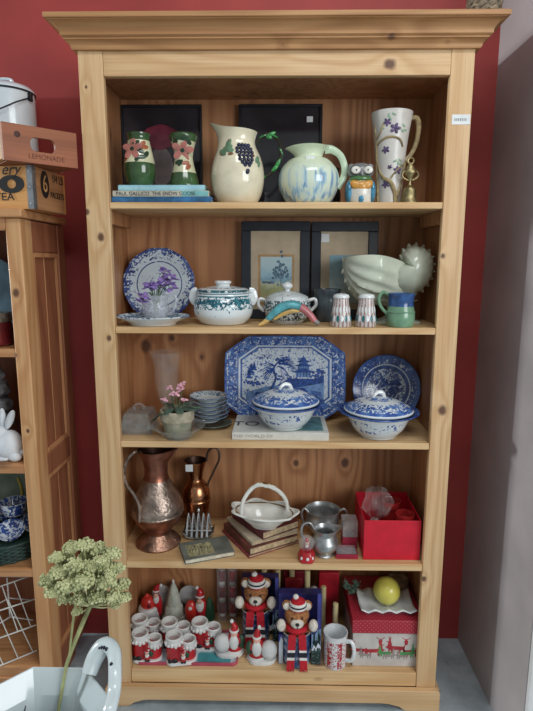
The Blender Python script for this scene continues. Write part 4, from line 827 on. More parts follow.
# stack of red books
RB1 = mat('rose_book_cloth', (150, 70, 74), .55, var=.15, scale=20); RB2 = mat('brown_leather_book', (98, 52, 44), .5, var=.25, scale=25); RB3 = mat('cream_book_cloth', (196, 180, 156), .6, var=.1); RB4 = mat('maroon_book_cloth', (94, 34, 42), .45, var=.18, scale=20); TAN = mat('tanned_pages', (188, 166, 132), .8, var=.15, scale=90)
z = S4
for nm, FLc, FRc, BLc, h, mt, lb in (('book', (249, 556), (299, 540.5), (218, 526), .010, RB1, 'thin rose red book at the bottom of the stack under the white basket'),
        ('book', (250, 549), (298, 535), (220, 519), .024, RB2, 'brown leather book, second from the bottom under the white basket'),
        ('book', (252, 542.5), (298, 530), (223, 513.5), .012, RB3, 'cream covered book, directly below the maroon one in the stack'),
        ('book', (263, 533), (299, 520.5), (228, 505), .026, RB4, 'maroon book on top of the stack, carrying the white basket')):
    p, ang, w, d = quad(FLc, FRc, BLc, z+h); d *= (.86 if z < S4+.045 else .80); t = flat_book(nm, lb, p, ang, w, d, z, h, mt, TAN, 'stack of old red books', 'left', bev=.0015); z += h+.0005
# ceramic basket
WBK = mat('white_basket_glaze', (222, 222, 214), .18, coat=.4, var=.04); GOLDR = mat('gold_rim', (150, 116, 62), .3, metal=.8, var=.2); a = B(264, .105, z)
t = thing('basket', 'white ceramic basket with loop handle and gilt trim on the red books', 'basket', a.loc, -.25); n3 = 48
def ruf(q, z): return 1+(.07*math.sin(q*7) if z > 10 else .03*math.sin(q*7)*z/10)
bp = smooth([(13, 0), (13.5, .8), (20, 6), (27, 12), (33, 15)], 4); m = MB(a.k, a.kz); m.lathe(vessel(bp, 1.4, 2), n3, sy=.66, wob=ruf); m.build('bowl', WBK, t, sharp=60)
m = MB(a.k, a.kz); m.tube([(33*math.cos(q*2*PI/64)*ruf(q*2*PI/64, 15), 33*.66*math.sin(q*2*PI/64)*ruf(q*2*PI/64, 15), 15.4+.8*math.sin(q*2*PI*7/64)) for q in range(64)], 1.1, 6, closed=True); r_ = m.build('rim', WBK, t)
m = MB(a.k, a.kz); m.tube([(29*math.cos(q*2*PI/64), 29*.66*math.sin(q*2*PI/64), 14.3) for q in range(64)], .6, 5, closed=True); x = m.build('gilt_line', GOLDR, t); x['label'] = 'gilt line inside the rim'
m = MB(a.k, a.kz); hp = spl([(-20, -12, 12), (-19, -8, 26), (-10, -2, 38), (2, 0, 40), (14, 4, 34), (20, 9, 24), (21, 12, 13)], 6); m.tube(hp, 2.0, 9); m.tube([p_+Vector((0, math.sin(i*.9)*1.3, math.cos(i*.9)*1.3)) for i, p_ in enumerate(hp)], 1.2, 7); m.build('handle', WBK, t)
m = MB(a.k, a.kz); m.ell((2, -1, 42.3), (3.4, 1.2, .8)); m.build('handle_gilding', GOLDR, t)
# pewter
PEW = mat('pewter', (176, 180, 180), .34, metal=.8, var=.18, scale=25); a = B(322, .178, S4); t = thing('pewter_bowl', 'two handled pewter sugar bowl behind the smaller pewter jug', 'bowl', a.loc)
m = MB(a.k, a.kz); bp = smooth([(9, 0), (10, 1), (9, 3), (13, 8), (16.5, 16), (16, 22), (17.5, 27)], 4); m.lathe(vessel(bp, .8, 4), 36); m.build('bowl', PEW, t)
for sx in (-.86, 1): m = MB(a.k, a.kz); m.tube(spl([(sx*16, 0, 24), (sx*21, 0, 27), (sx*24, 0, 22), (sx*21, 0, 13), (sx*14.5, 0, 9)], 5), 1.2, 8); m.build('handle', PEW, t)
a = B(324.5, .056, S4); t = thing('pewter_jug', 'small pewter cream jug beside the little snow globe', 'jug', a.loc)
m = MB(a.k, a.kz); bp = smooth([(8.5, 0), (9, 1), (8, 3), (12.5, 8), (13.6, 13), (11, 18), (9.6, 21), (11.5, 26)], 4); v = vessel(bp, .8, 4); V = []
for r, zz in v:
    for j in range(n):
        q = 2*PI*j/n; w = max(0, (zz-18)/8); sp = max(0, math.cos(q))**4; V.append((r*math.cos(q)+sp*w*4.5, r*math.sin(q), zz+sp*w*2))
m.add(V, [(i*n+j, i*n+(j+1) % n, (i+1)*n+(j+1) % n, (i+1)*n+j) for i in range(len(v)-1) for j in range(n)]+[tuple(reversed(range(n)))]); m.build('body', PEW, t)
m = MB(a.k, a.kz); m.tube(spl([(-10, 0, 24), (-15, 0, 31), (-22, 0, 29), (-23, 0, 20), (-17, 0, 11), (-12, 0, 8)], 6), 1.2, 8); m.build('handle', PEW, t)
# little snow globe
XR_ = mat('christmas_red', (178, 30, 38), .3, coat=.3, var=.15); XRD = mat('deep_red', (120, 22, 32), .35, var=.2); XW = mat('glazed_snow_white', (218, 218, 214), .4, var=.06); XG = mat('christmas_green', (34, 74, 50), .4, var=.25); XF = mat('painted_face', (214, 160, 140), .5); XK = mat('painted_black', (30, 28, 30), .4)
a = B(306.5, .022, S4); t = thing('snow_globe', 'tiny santa snow globe on a red base at the shelf front', 'snow globe', a.loc)
m = MB(a.k, a.kz); m.lathe(smooth([(8, 0), (8.6, 1), (8.4, 6), (6, 10)], 3)+[(0, 10)], 20, 0, wob=lambda q, z: 1+.07*math.sin(q*5)); 
for q in (-2.2, -1.5, -.9): m.ell((8.4*math.cos(q), 8.4*math.sin(q), 5), (1.6, 1.0, 1.8), 8, 5, 1)
m.build('base', [XR_, XW], t)
m = MB(a.k, a.kz); m.ell((0, 0, 14.5), (3.2, 3, 4), 10, 7, 0); m.ell((0, -1.4, 16.6), (2.4, 2, 2.0), 10, 7, 1); m.ell((0, -3, 15), (2, 1, 1.4), 8, 5, 2); m.ell((0, 0, 20), (2.2, 2.2, 2.2), 8, 6, 0); m.build('santa', [XR_, XF, XW], t)
m = MB(a.k, a.kz); m.ell((0, 0, 17), (7.6, 7.6, 7.6), 20, 14); m.build('dome', film('globe_glass', (226, 228, 232), .14, .03), t)
# small red boxes
CELL = film('cellophane', (210, 206, 206), .16, .08); LIDW = mat('silver_foil_insert', (168, 164, 168), .3, metal=.5, var=.2, scale=70); XBOX = mat('crimson_card', (156, 36, 60), .5, var=.12)
def tiny_box(label, px0, px1, Y, z, d, h, hb_):
    a = B((px0+px1)/2, Y, z); w = (px1-px0)*a.k; t = thing('gift_box', label, 'box', a.loc, group='small red boxes with clear tops'); m = MB()
    for x0, x1, y0, y1 in ((-w/2, w/2, 0, .002), (-w/2, w/2, d-.002, d), (-w/2, -w/2+.002, .002, d-.002), (w/2-.002, w/2, .002, d-.002)): m.box(x0, x1, y0, y1, 0, h)
    m.box(-w/2+.002, w/2-.002, .002, d-.002, 0, .002); m.build('tray', XBOX, t)
    m = MB(); m.box(-w/2+.004, w/2-.004, .004, d-.004, .003, hb_); m.build('foil_insert', LIDW, t)
    m = MB(); m.box(-w/2+.003, w/2-.003, .003, d-.003, h+.0004, h+.0014); m.build('clear_top', CELL, t)
    return t, w
tiny_box('small red box with clear top lying at the front edge of the shelf', 336, 358, .03, S4, .06, .016, .011)
tb2, w2 = tiny_box('small red box resting behind the front one, next to the large red box', 342.5, 357, .095, S4, .055, .040, .033)
m = MB()
for x0, x1, y0, y1 in ((-w2/2, w2/2, 0, .001), (-w2/2, w2/2, .054, .055), (-w2/2, -w2/2+.001, .001, .054), (w2/2-.001, w2/2, .001, .054)): m.box(x0, x1, y0, y1, .0415, .095)
m.box(-w2/2, w2/2, 0, .055, .0951, .096); m.build('tall_clear_cover', CELL, tb2)
# large red box with contents
REDC = mat('bright_red_card', (200, 24, 46), .45, var=.05); CX0_ = on(361.5, 555, S4); xl = on(362, 556, S4).x; xr = on(417.5, 556, S4).x; yf, yb_ = .028, .225; zt = at(390, 520.5, .03).z
t = thing('red_box', 'large open red cardboard box filled with red cups on the fourth shelf', 'box', Vector(((xl+xr)/2, yf, S4+.0004)), 0); w = xr-xl; h = zt-S4; d = yb_-yf; m = MB()
for x0, x1, y0, y1, hh in ((-w/2, w/2, 0, .003, h), (-w/2, w/2, d-.003, d, h+.01), (-w/2, -w/2+.003, .003, d-.003, h), (w/2-.003, w/2, .003, d-.003, h)): m.box(x0, x1, y0, y1, 0, hh)
m.box(-w/2+.003, w/2-.003, .003, d-.003, 0, .003); m.build('box_walls', REDC, t, bev=.001)
REDG = mat('red_cup_glaze', (170, 40, 40), .3, coat=.3, var=.15)
def cup(label, px, Y, z, r, h, mt, top=1.15):
    a = B(px, Y, z); t = thing('cup', label, 'cup', a.loc); m = MB(a.k, a.kz); m.lathe(vessel([(r*.85, 0), (r*.9, .6), (r, h*.8), (r*top*.97, h*.82), (r*top, h)], 1, 2), 28); m.build('body', mt, t)
z5 = S4+.0045
for px, Y, lb, hh in ((403.5, .085, 'red terracotta cup in the front right of the large red box', 36), (390, .172, 'red cup in the middle of the large red box, under the plastic', 36)): cup(lb, px, Y, z5, 8.2, hh, REDG)
GWR = mat('grey_pink_tissue', (150, 130, 126), .6, var=.3, scale=60)
def crumple(name, c, r, seed, mt, parent, seg=26, ring=16, amp=.22, fr=9.0):
    from mathutils import noise as nz
    m = MB(); m.ell((0, 0, 0), 1.0, seg, ring); out = []
    for v_ in m.v:
        q = Vector(v_); f = 1+amp*(nz.noise(q*1.6+Vector((seed, 0, 0)))+.6*nz.noise(q*3.7+Vector((0, seed, 0)))); out.append((c[0]+q.x*r[0]*f, c[1]+q.y*r[1]*f, c[2]+q.z*r[2]*f))
    m.v = out; return m.build(name, mt, parent, sharp=18)
p = at(374, 512, .09); t = thing('tissue_bundle', 'grey pink tissue bundle in the front left of the large red box', 'tissue', Vector((p.x, p.y, z5))); crumple('wrap', (0, 0, .062), (.030, .034, .045), 3, GWR, t)
p = at(377, 500, .10); bagt = thing('plastic_bag', 'gathered clear plastic bag standing up out of the large red box', 'bag', Vector((p.x, p.y, z5+.118)))
m = MB(); m.lathe([(.030, 0), (.041, .015), (.046, .032), (.045, .048), (.040, .062), (.034, .076), (.026, .088), (.014, .094)], 46, wob=lambda q, z: 1+.10*math.sin(q*7+z*60)+.08*math.sin(q*3-z*70)+.05*math.sin(q*17)); del m.f[-2:]; del m.mi[-2:]
rr = random.Random(12); m.v = [(x+rr.uniform(-.003, .003), y+rr.uniform(-.003, .003), z+(rr.uniform(-.003, .003) if z > .01 else 0)) for x, y, z in m.v]
m.build('film', film('clear_plastic', (214, 206, 202), .075, .05), bagt, sharp=8)
# ================================================================= SHELF 5: Christmas things
TRW = NT('printed_tray'); o_ = TRW.obj(); c_ = TRW.ramp(TRW.noise(o_, 14, 3), [(.4, (204, 208, 212)), (.6, (182, 192, 204))]); c_ = TRW.mix(TRW.mapr(TRW.noise(o_, 9, 1), .56, .58), c_, (92, 150, 158)); TRW = TRW.fin(c_, .3, coat=.3)
TRR = mat('pink_red_tray_rim', (176, 74, 92), .35, coat=.2, var=.08)
p = on(134, 665.5, S5); q = on(238, 661, S5); w = q.x-p.x; d = .165
t = thing('tray', 'printed white tray with pink red rim carrying the santa candle holders', 'tray', Vector((p.x, .020, S5+.0004)))
def rrect(x0, x1, y0, y1, r, n_=6):
    P = []
    for cx, cy, a0 in ((x1-r, y1-r, 0), (x0+r, y1-r, 90), (x0+r, y0+r, 180), (x1-r, y0+r, 270)):
        for i in range(n_+1): q_ = math.radians(a0+90*i/n_); P.append((cx+r*math.cos(q_), cy+r*math.sin(q_)))
    return P
m = MB(); m.prism(rrect(0, w, 0, d, .02), 0, .003, 0, 'z'); m.build('base', TRW, t)
o_ = [rrect(0, w, 0, d, .02), rrect(-.001, w+.001, -.001, d+.001, .02), rrect(-.0, w+.0, 0, d, .02), rrect(.004, w-.004, .004, d-.004, .017)]
m = MB(); m.grid([[(x, y, z) for x, y in P] for P, z in zip((o_[0], o_[1], o_[2], o_[3], o_[3]), (0.0, .010, .0125, .0115, .0031))], cv=True); m.build('rim', TRR, t)
ZT = S5+.0036
TURQ = mat('turquoise_print', (70, 148, 156), .35)
m = MB(); m.prism(rrect(w*.60, w*.93, .012, .06, .008), .0031, .0034, 0, 'z'); m.build('tray_picture', TURQ, t)
def santa_relief(m, x, y, z, s_, nrm=None):
    """little moulded father christmas: mats 0 red 1 white 2 face 3 green 4 black"""
    M = Matrix.Translation((x, y, z)) @ Matrix.Scale(s_, 4)
    def e(c, r, mi): m.ell(M @ Vector(c), tuple(v_*s_ for v_ in r), 8, 6, mi)
    e((0, 0, 2.0), (2.3, 1.3, 2.4), 0); e((0, -.5, 3.6), (1.6, 1.2, 1.9), 1); e((0, -1.1, 5.2), (1.2, .8, 1.0), 2); e((0, -.2, 6.5), (1.7, 1.1, 1.1), 0); e((0, -.3, 5.9), (1.8, 1.1, .5), 1); e((1.3, -.3, 7.2), (.6, .6, .6), 1)
    e((2.6, .2, 4.2), (1.7, 1.0, 2.1), 3); e((-.9, -.3, -.4), (1.0, 1.0, .8), 4); e((.9, -.3, -.4), (1.0, 1.0, .8), 4)
BOOTM = None
def boot_pair(label, px, Y, rz, src=None):
    a = B(px, Y, ZT); a.k *= .88; a.kz *= .88
    if src:
        t = copy_tree(src); t.location = a.loc; t.rotation_euler = (0, 0, rz); t['label'] = label; return t
    t = thing('candle_holder', label, 'candle holder', a.loc, rz, 'red and white twin santa candle holders'); K, KZ = a.k, a.kz
    m = MB(K, KZ); m.prism([(x*1.0, y) for x, y in rrect(-17, 17, -10, 10, 8)], 0, 3.5, 0, 'z'); m.build('snow_base', XW, t, bev=.002)
    for nm, cx, cy, r, h in (('left', -7.5, 0, 9.2, 28), ('right', 8.5, 1, 8.0, 22)):
        m = MB(K, KZ); pr = [(r*.96, 3), (r*1.0, 5), (r*.98, h-6), (r*1.02, h-2), (r*1.06, h), (r*.98, h+.8), (r*.78, h), (r*.76, h-5), (0, h-5.2)]
        m.lathe(pr, 30, [0, 0, 1, 1, 1, 1, 1, 2, 2][:8], c=(cx, cy, 0))
        for i in range(14):
            q = 2*PI*i/14; m.ell((cx+r*1.0*math.cos(q), cy+r*1.0*math.sin(q), h-5.6-(i*37 % 5)*.3), (r*.23, r*.16, 1.7+(i % 3)*.7), 7, 5, 1)
        m.build('candle_cup', [XR_, XW, mat('pinkish_cup_floor', (172, 146, 142), .6)], t)
    m = MB(K, KZ); m.ell((1, 0, 10), (13, 8.6, 9.5), 18, 10); m.build('boot_body', XR_, t)
    m = MB(K, KZ); santa_relief(m, 2.5, -10.2, 5, 1.55); m.ell((-7, -9.4, 6), (3.4, 1.5, 2.4), 8, 6, 4); m.ell((-12, -7.6, 5), (2.8, 2.0, 3.0), 8, 6, 4); m.build('santa_relief', [XR_, XW, XF, XG, XK], t); return t
b0 = boot_pair('twin santa candle holder at the front left corner of the tray', 147.5, .050, .0)
boot_pair('twin santa candle holder at the front middle of the tray, turned slightly', 181.5, .043, .16, b0)
boot_pair('twin santa candle holder on the tray to the right of the front middle one', 206.6, .112, .0, b0)
boot_pair('twin santa candle holder on the tray directly behind the front left one', 147, .126, .1, b0)
boot_pair('twin santa candle holder on the tray behind and between the two front ones', 176.6, .112, .12, b0)
# santas with a globe candle
FROST = mat('frosted_globe', (206, 206, 204), .7, var=.05, bump=.4, bscale=400); XGL = mat('bottle_green_sack', (44, 78, 56), .45, var=.25)
def santa_ball(label, px, Y, z, s_, side, rz=0):
    a = B(px, Y, z); t = thing('santa_figurine', label, 'figurine', a.loc, rz, 'santa figurines with a white ball'); K, KZ = a.k*s_, a.kz*s_
    m = MB(K, KZ); m.lathe([(17, 0), (18, 1.5), (17, 4.5), (0, 5)], 28, sy=.62, wob=lambda q, z: 1+.05*math.sin(q*5)); m.build('snow_base', XW, t)
    x = -side*6; m = MB(K, KZ); m.lathe(smooth([(9, 4), (9.6, 7), (8.2, 15), (7, 22), (5.6, 24)], 3)+[(0, 25)], 20, c=(x, 0, 0), sy=.85); m.build('coat', XR_, t)
    m = MB(K, KZ); m.lathe([(9.4, 4), (10.2, 5.5), (9.7, 7)], 20, c=(x, 0, 0), sy=.85); m.ell((x, -6.2, 17), (5.8, 3.2, 9.0), 12, 8); m.build('beard_and_trim', XW, t)
    m = MB(K, KZ); m.ell((x, -3, 25.5), (4.6, 4.4, 4.2), 12, 8); m.ell((x, -7.2, 25.2), (1, 1, .9), 6, 5); h_ = m.build('face', XF, t)
    m = MB(K, KZ); m.tube(spl([(x, -1, 28), (x+.5, -.5, 33), (x+side*2.5, 0, 37)], 4), [5.2, 3.6, 1.6], 12, 0); m.lathe([(5.2, 27.4), (5.9, 28.4), (5.2, 29.8)], 16, 1, c=(x, -1, 0)); m.ell((x+side*2.8, 0, 38.4), (2.4, 2.4, 2.4), 8, 6, 1); m.build('hat', [XR_, XW], t)
    m = MB(K, KZ); m.ell((x-side*8.5, -1.5, 15.5), (5.0, 4.6, 8.2), 12, 9); m.build('green_sack', XGL, t)
    for sx in (-1, 1): m = MB(K, KZ); m.ell((x+sx*6.2, -3.4, 17.5), (2.4, 3.4, 4.4), 8, 6, 0); m.ell((x+sx*6.4, -6, 13.6), (1.7, 1.7, 1.6), 8, 6, 1); m.build('arm', [XR_, XK], t)
    m = MB(K, KZ); m.ell((side*8.2, -3, 14.5), (10, 9.0, 10), 22, 14); m.build('ball', FROST, t)
santa_ball('santa figurine with white ball on its left, standing on the right end of the tray', 229.5, .078, ZT, .82, -1)
santa_ball('santa figurine with white ball on its right, standing on the bare shelf', 262, .052, S5, .84, 1, 0)
# teapot-like santa house and other rear figures
a = B(149, .226, S5); a.k *= .78; a.kz *= .82; t = thing('santa_figurine', 'santa beside a snowy pot with red top behind the left end of the tray', 'figurine', a.loc)
m = MB(a.k, a.kz); m.lathe(smooth([(12, 0), (13, 2), (14, 12), (13, 20), (11, 23)], 3)+[(0, 23.5)], 26, wob=lambda q, z: 1+.03*math.sin(q*5+z)); m.ell((-9, -10, 8), (2, 2, 2), 8, 6, 1); m.build('snow_pot', [XW, XK], t)
m = MB(a.k, a.kz); m.ell((0, -1, 27), (9, 8.5, 8.5), 18, 12, wob := 0); m.ell((3, -8.6, 27), (2.6, 1.4, 2.8), 8, 6, 1); m.ell((-1, -1, 35), (3, 3, 2.6), 8, 6, 0); m.build('red_top', [mat('orange_red_glaze', (206, 52, 44), .3, coat=.3), XRD], t)
m = MB(a.k, a.kz); x = 12; m.ell((x, 1, 22), (6, 5, 14), 12, 9, 0); m.ell((x-1, -3.5, 33), (4, 3, 6.0), 10, 8, 1); m.ell((x-1, -5, 37.5), (2.8, 2, 2.6), 8, 6, 2); m.tube(spl([(x-1, 0, 40), (x, 0, 45), (x+4, 0, 47.5)], 4), [4.6, 3, 1.2], 10, 0); m.ell((x+5, 0, 47), (2, 2, 2), 8, 6, 1); m.ell((x-1, -1.4, 41), (4.6, 3.6, 1.3), 10, 6, 1); m.build('santa', [XR_, XW, XF], t)
a = B(174.5, .236, S5); a.k *= .84; a.kz *= .92; t = thing('christmas_tree', 'small white glazed Christmas tree standing behind the tray', 'ornament', a.loc); SNT = mat('snowy_tree_glaze', (186, 190, 176), .45, var=.12, bump=.4, bscale=300)
m = MB(a.k, a.kz); rr = random.Random(4); m.lathe([(13, 0), (14, 2), (13.2, 9), (11.4, 10), (11.8, 12), (9.6, 20), (8.2, 21), (8.6, 23), (6.4, 31), (5.4, 32), (5.6, 34), (2.6, 41), (0, 44)], 26, wob=lambda q, z: 1+.07*math.sin(q*7+z))
for i in range(70):
    z = rr.uniform(2, 38); r = 13.6*(1-z/44); q = rr.uniform(0, 2*PI); m.ell((r*math.cos(q), r*math.sin(q), z), (1.7, 1.7, 1.3), 6, 4)
m.build('branches', SNT, t); m = MB(a.k, a.kz); m.ell((0, 0, 44), (1.6, 1.6, 2.6), 8, 6); m.build('star', XW, t)
a = B(199, .232, S5); a.k *= .84; a.kz *= .84; t = thing('santa_figurine', 'santa with a red sack and green tree standing behind the right end of the tray', 'figurine', a.loc)
m = MB(a.k, a.kz); m.ell((3, 0, 15.5), (9, 6, 15), 14, 10, 0); m.ell((3, 0, 2.4), (11, 7, 2.3), 14, 6, 1); m.ell((2, -4.4, 24), (5, 3.4, 7.5), 10, 8, 1); m.ell((2, -5.5, 30), (3.4, 2.6, 3.0), 10, 7, 2); m.tube(spl([(2, 0, 33), (2, 0, 38), (-1, 0, 41.5)], 4), [5.4, 3.8, 1.4], 10, 0); m.ell((2, -1.5, 33.6), (5.4, 4.6, 1.5), 10, 6, 1); m.ell((-1.5, 0, 42.5), (2.1, 2.1, 2.1), 8, 6, 1); m.build('santa', [XR_, XW, XF], t)
m = MB(a.k, a.kz); m.ell((-9, -1.5, 16), (7.5, 6, 13), 14, 10, 0); m.ell((-9, -6.6, 22), (2.4, 1.4, 2.2), 8, 6, 1); m.build('red_sack', [mat('orange_red_glaze', (206, 52, 44)), XW], t)
m = MB(a.k, a.kz); m.lathe([(6.5, 8), (6, 14), (4.6, 22), (2.4, 30), (0, 33)], 14, c=(13, -1, 0), wob=lambda q, z: 1+.1*math.sin(q*5)); m.build('green_tree', XG, t)
for px, lb in ((163, 'white round plaque behind the Christmas tree, left of it'), (190, 'white round plaque behind the Christmas tree, right of it')):
    a = B(px, .272, S5); t = thing('round_plaque', lb, 'plaque', a.loc, group='white round plaques at the back'); m = MB(a.k); m.lathe([(9.0, 0), (9.8, .8), (9.8, 2), (8.4, 2.4), (0, 1.6)], 28); m.build('disc', mat('grey_white_plaque', (172, 172, 170), .55), t, loc=(0, 0, 9.8*a.k+.058), rot=(PI/2-.1, 0, 0))
    m = MB(); m.prism([(-.022, 0), (.022, 0), (.012, .062), (-.012, .062)], -.004, .010); m.build('stand', XW, t)
# crackers in clear packets
for px, lb in ((222.5, 'clear packet of red and white crackers, left of the two'), (233, 'clear packet of red and white crackers, right of the two, next to the bear')):
    a = B(px, .262, S5); t = thing('cracker_packet', lb, 'packet', a.loc, group='tall clear cracker packets'); m = MB(a.k, a.kz)
    m.box(-4.6, 4.6, -5, 5, 0, 68); m.build('clear_sleeve', CELL, t, bev=.001)
    m = MB(a.k, a.kz)
    for i in range(4):
        z = 4+i*15.5; m.lathe([(1.2, z), (3.2, z+.5), (1.8, z+2.4), (3.4, z+4), (3.6, z+11), (1.8, z+12.6), (3.0, z+14)], 14, [0, 1, 0, 0, 0, 1])
    m.build('cracker', [XRD if px < 230 else XR_, XW], t)
# bears in mugs with their boxes
FUR = mat('golden_brown_fur', (166, 110, 68), .95, var=.3, scale=120, bump=.8, bscale=500); FURW = mat('cream_fur', (220, 212, 198), .95, var=.1, scale=120, bump=.8, bscale=500); KNR = mat('red_knit', (190, 30, 44), .9, var=.18, scale=180, bump=.6, bscale=600); KNW = mat('white_knit', (224, 222, 216), .9, var=.08, bump=.6, bscale=600); KNK = mat('black_knit', (36, 36, 44), .9, var=.1)
MUGB = NT('blue_snow_mug'); o_ = MUGB.obj(); MUGB = MUGB.fin(MUGB.ramp(MUGB.noise(o_, 40, 3), [(.42, (44, 66, 112)), (.58, (76, 106, 152)), (.66, (190, 200, 214))]), .2, coat=.4)
def bear_set(px, Y, lbm, lbb):
    a = B(px, Y, S5); K, KZ = a.k*.86, a.kz*.86
    t = thing('mug', lbm, 'mug', a.loc, group='blue snow scene mugs'); m = MB(K, KZ); m.lathe(vessel([(15, 0), (15.6, .8), (16.2, 3), (16.2, 34), (17, 35.5)], 1.3, 2), 36, [0]*4+[1]*6); m.build('body', [MUGB, WHG], t)
    m = MB(K, KZ); m.tube(spl([(15.6, 0, 31), (20, 0, 32), (22.3, 0, 25), (21, 0, 15), (15.6, 0, 9)], 5), 2.2, 9); m.build('handle', WHG, t)
    t = thing('teddy_bear', lbb, 'teddy bear', a.loc+Vector((0, 0, 3*KZ)), group='plush bears in mugs'); 
    m = MB(K, KZ); m.ell((0, 0, 22), (12, 11, 19), 18, 12); m.tube(spl([(8, -3, 34), (15, -6, 38), (17.5, -13, 43)], 4), [4.6, 4.4, 4.6], 12); m.tube(spl([(-8, -3, 34), (-15, -6, 38), (-17.5, -13, 43)], 4), [4.6, 4.4, 4.6], 12); m.build('body', FUR, t)
    m = MB(K, KZ); m.ell((0, -3, 50), (14, 12.5, 12.5), 24, 16); h_ = m.build('head', FUR, t)
    for sx in (-1, 1):
        m = MB(K, KZ); m.ell((sx*11.6, -3, 60.5), (5.6, 3.6, 5.6), 14, 9); m.ell((sx*11.8, -5.6, 60.6), (4.2, 1.8, 4.2), 12, 7, 1); m.build('ear', [FUR, FURW], h_)
        m = MB(K, KZ); m.ell((sx*5.6, -14.6, 53), (1.2, .9, 1.4), 8, 6); m.build('eye', XK, h_)
        m = MB(K, KZ); m.ell((sx*18.0, -14.5, 45.5), (5.2, 5.2, 6.4), 14, 9); m.build('paw', FURW, t)
    m = MB(K, KZ); m.ell((0, -13, 47), (7.6, 5.4, 5.8), 16, 10); z_ = m.build('muzzle', FURW, h_); m = MB(K, KZ); m.ell((0, -18, 48.2), (2.4, 1.3, 1.9), 10, 7); m.ell((0, -18, 44.6), (.5, .6, 1.8), 6, 5); m.build('nose', XK, z_)
    m = MB(K, KZ); pr = [(9.4, 59.5), (10.2, 61.0), (10.0, 63), (9.6, 64.6), (8.4, 67), (5, 69.5), (0, 70.3)]; m.lathe(pr, 28, [0, 1, 2, 1, 0, 0], c=(1, -6, 0)); m.ell((-1.5, -5, 71), (3.4, 3.4, 2.8), 10, 7, 1); m.build('hat', [KNR, KNW, KNK], h_)
    m = MB(K, KZ); m.tube([(10.5*math.cos(q*PI/12), -5+10.5*math.sin(q*PI/12), 39) for q in range(24)], 3.0, 8, 0, closed=True); s_ = m.build('scarf', KNR, t)
    for sx in (-1, 1):
        m = MB(K, KZ); x = sx*5.4; L_ = [(38, 22, KNR, 0), (22, 19.5, KNW, 1), (19.5, 14, KNK, 2), (14, 11, KNW, 1), (11, 0.5, KNR, 0)]
        for z1, z0, _, mi in L_: m.add([(x+sx*(38-z)*.06+dx, -19.5-(38-z)*.03+dy, z) for z in (z0, z1) for dx, dy in ((-4.2, -1), (4.2, -1), (4.2, 1), (-4.2, 1))], [(0, 1, 2, 3), (4, 7, 6, 5), (0, 4, 5, 1), (1, 5, 6, 2), (2, 6, 7, 3), (3, 7, 4, 0)], mi)
        for j in range(5): m.tube([(x+sx*2.2-3.6+j*1.8, -20.8, .8), (x+sx*2.2-3.8+j*1.9, -20.9, -2.2)], .55, 5, 0)
        m.build('scarf_end', [KNR, KNW, KNK], s_)
BOXB = mat('night_blue_card', (62, 62, 132), .4, var=.2, scale=20); BOXG = mat('dark_pine_print', (32, 58, 54), .45, var=.3, scale=50); SNOWP = mat('snow_print', (206, 214, 222), .5, var=.08); SKYP = mat('pale_blue_snow_print', (128, 156, 190), .5, var=.2)
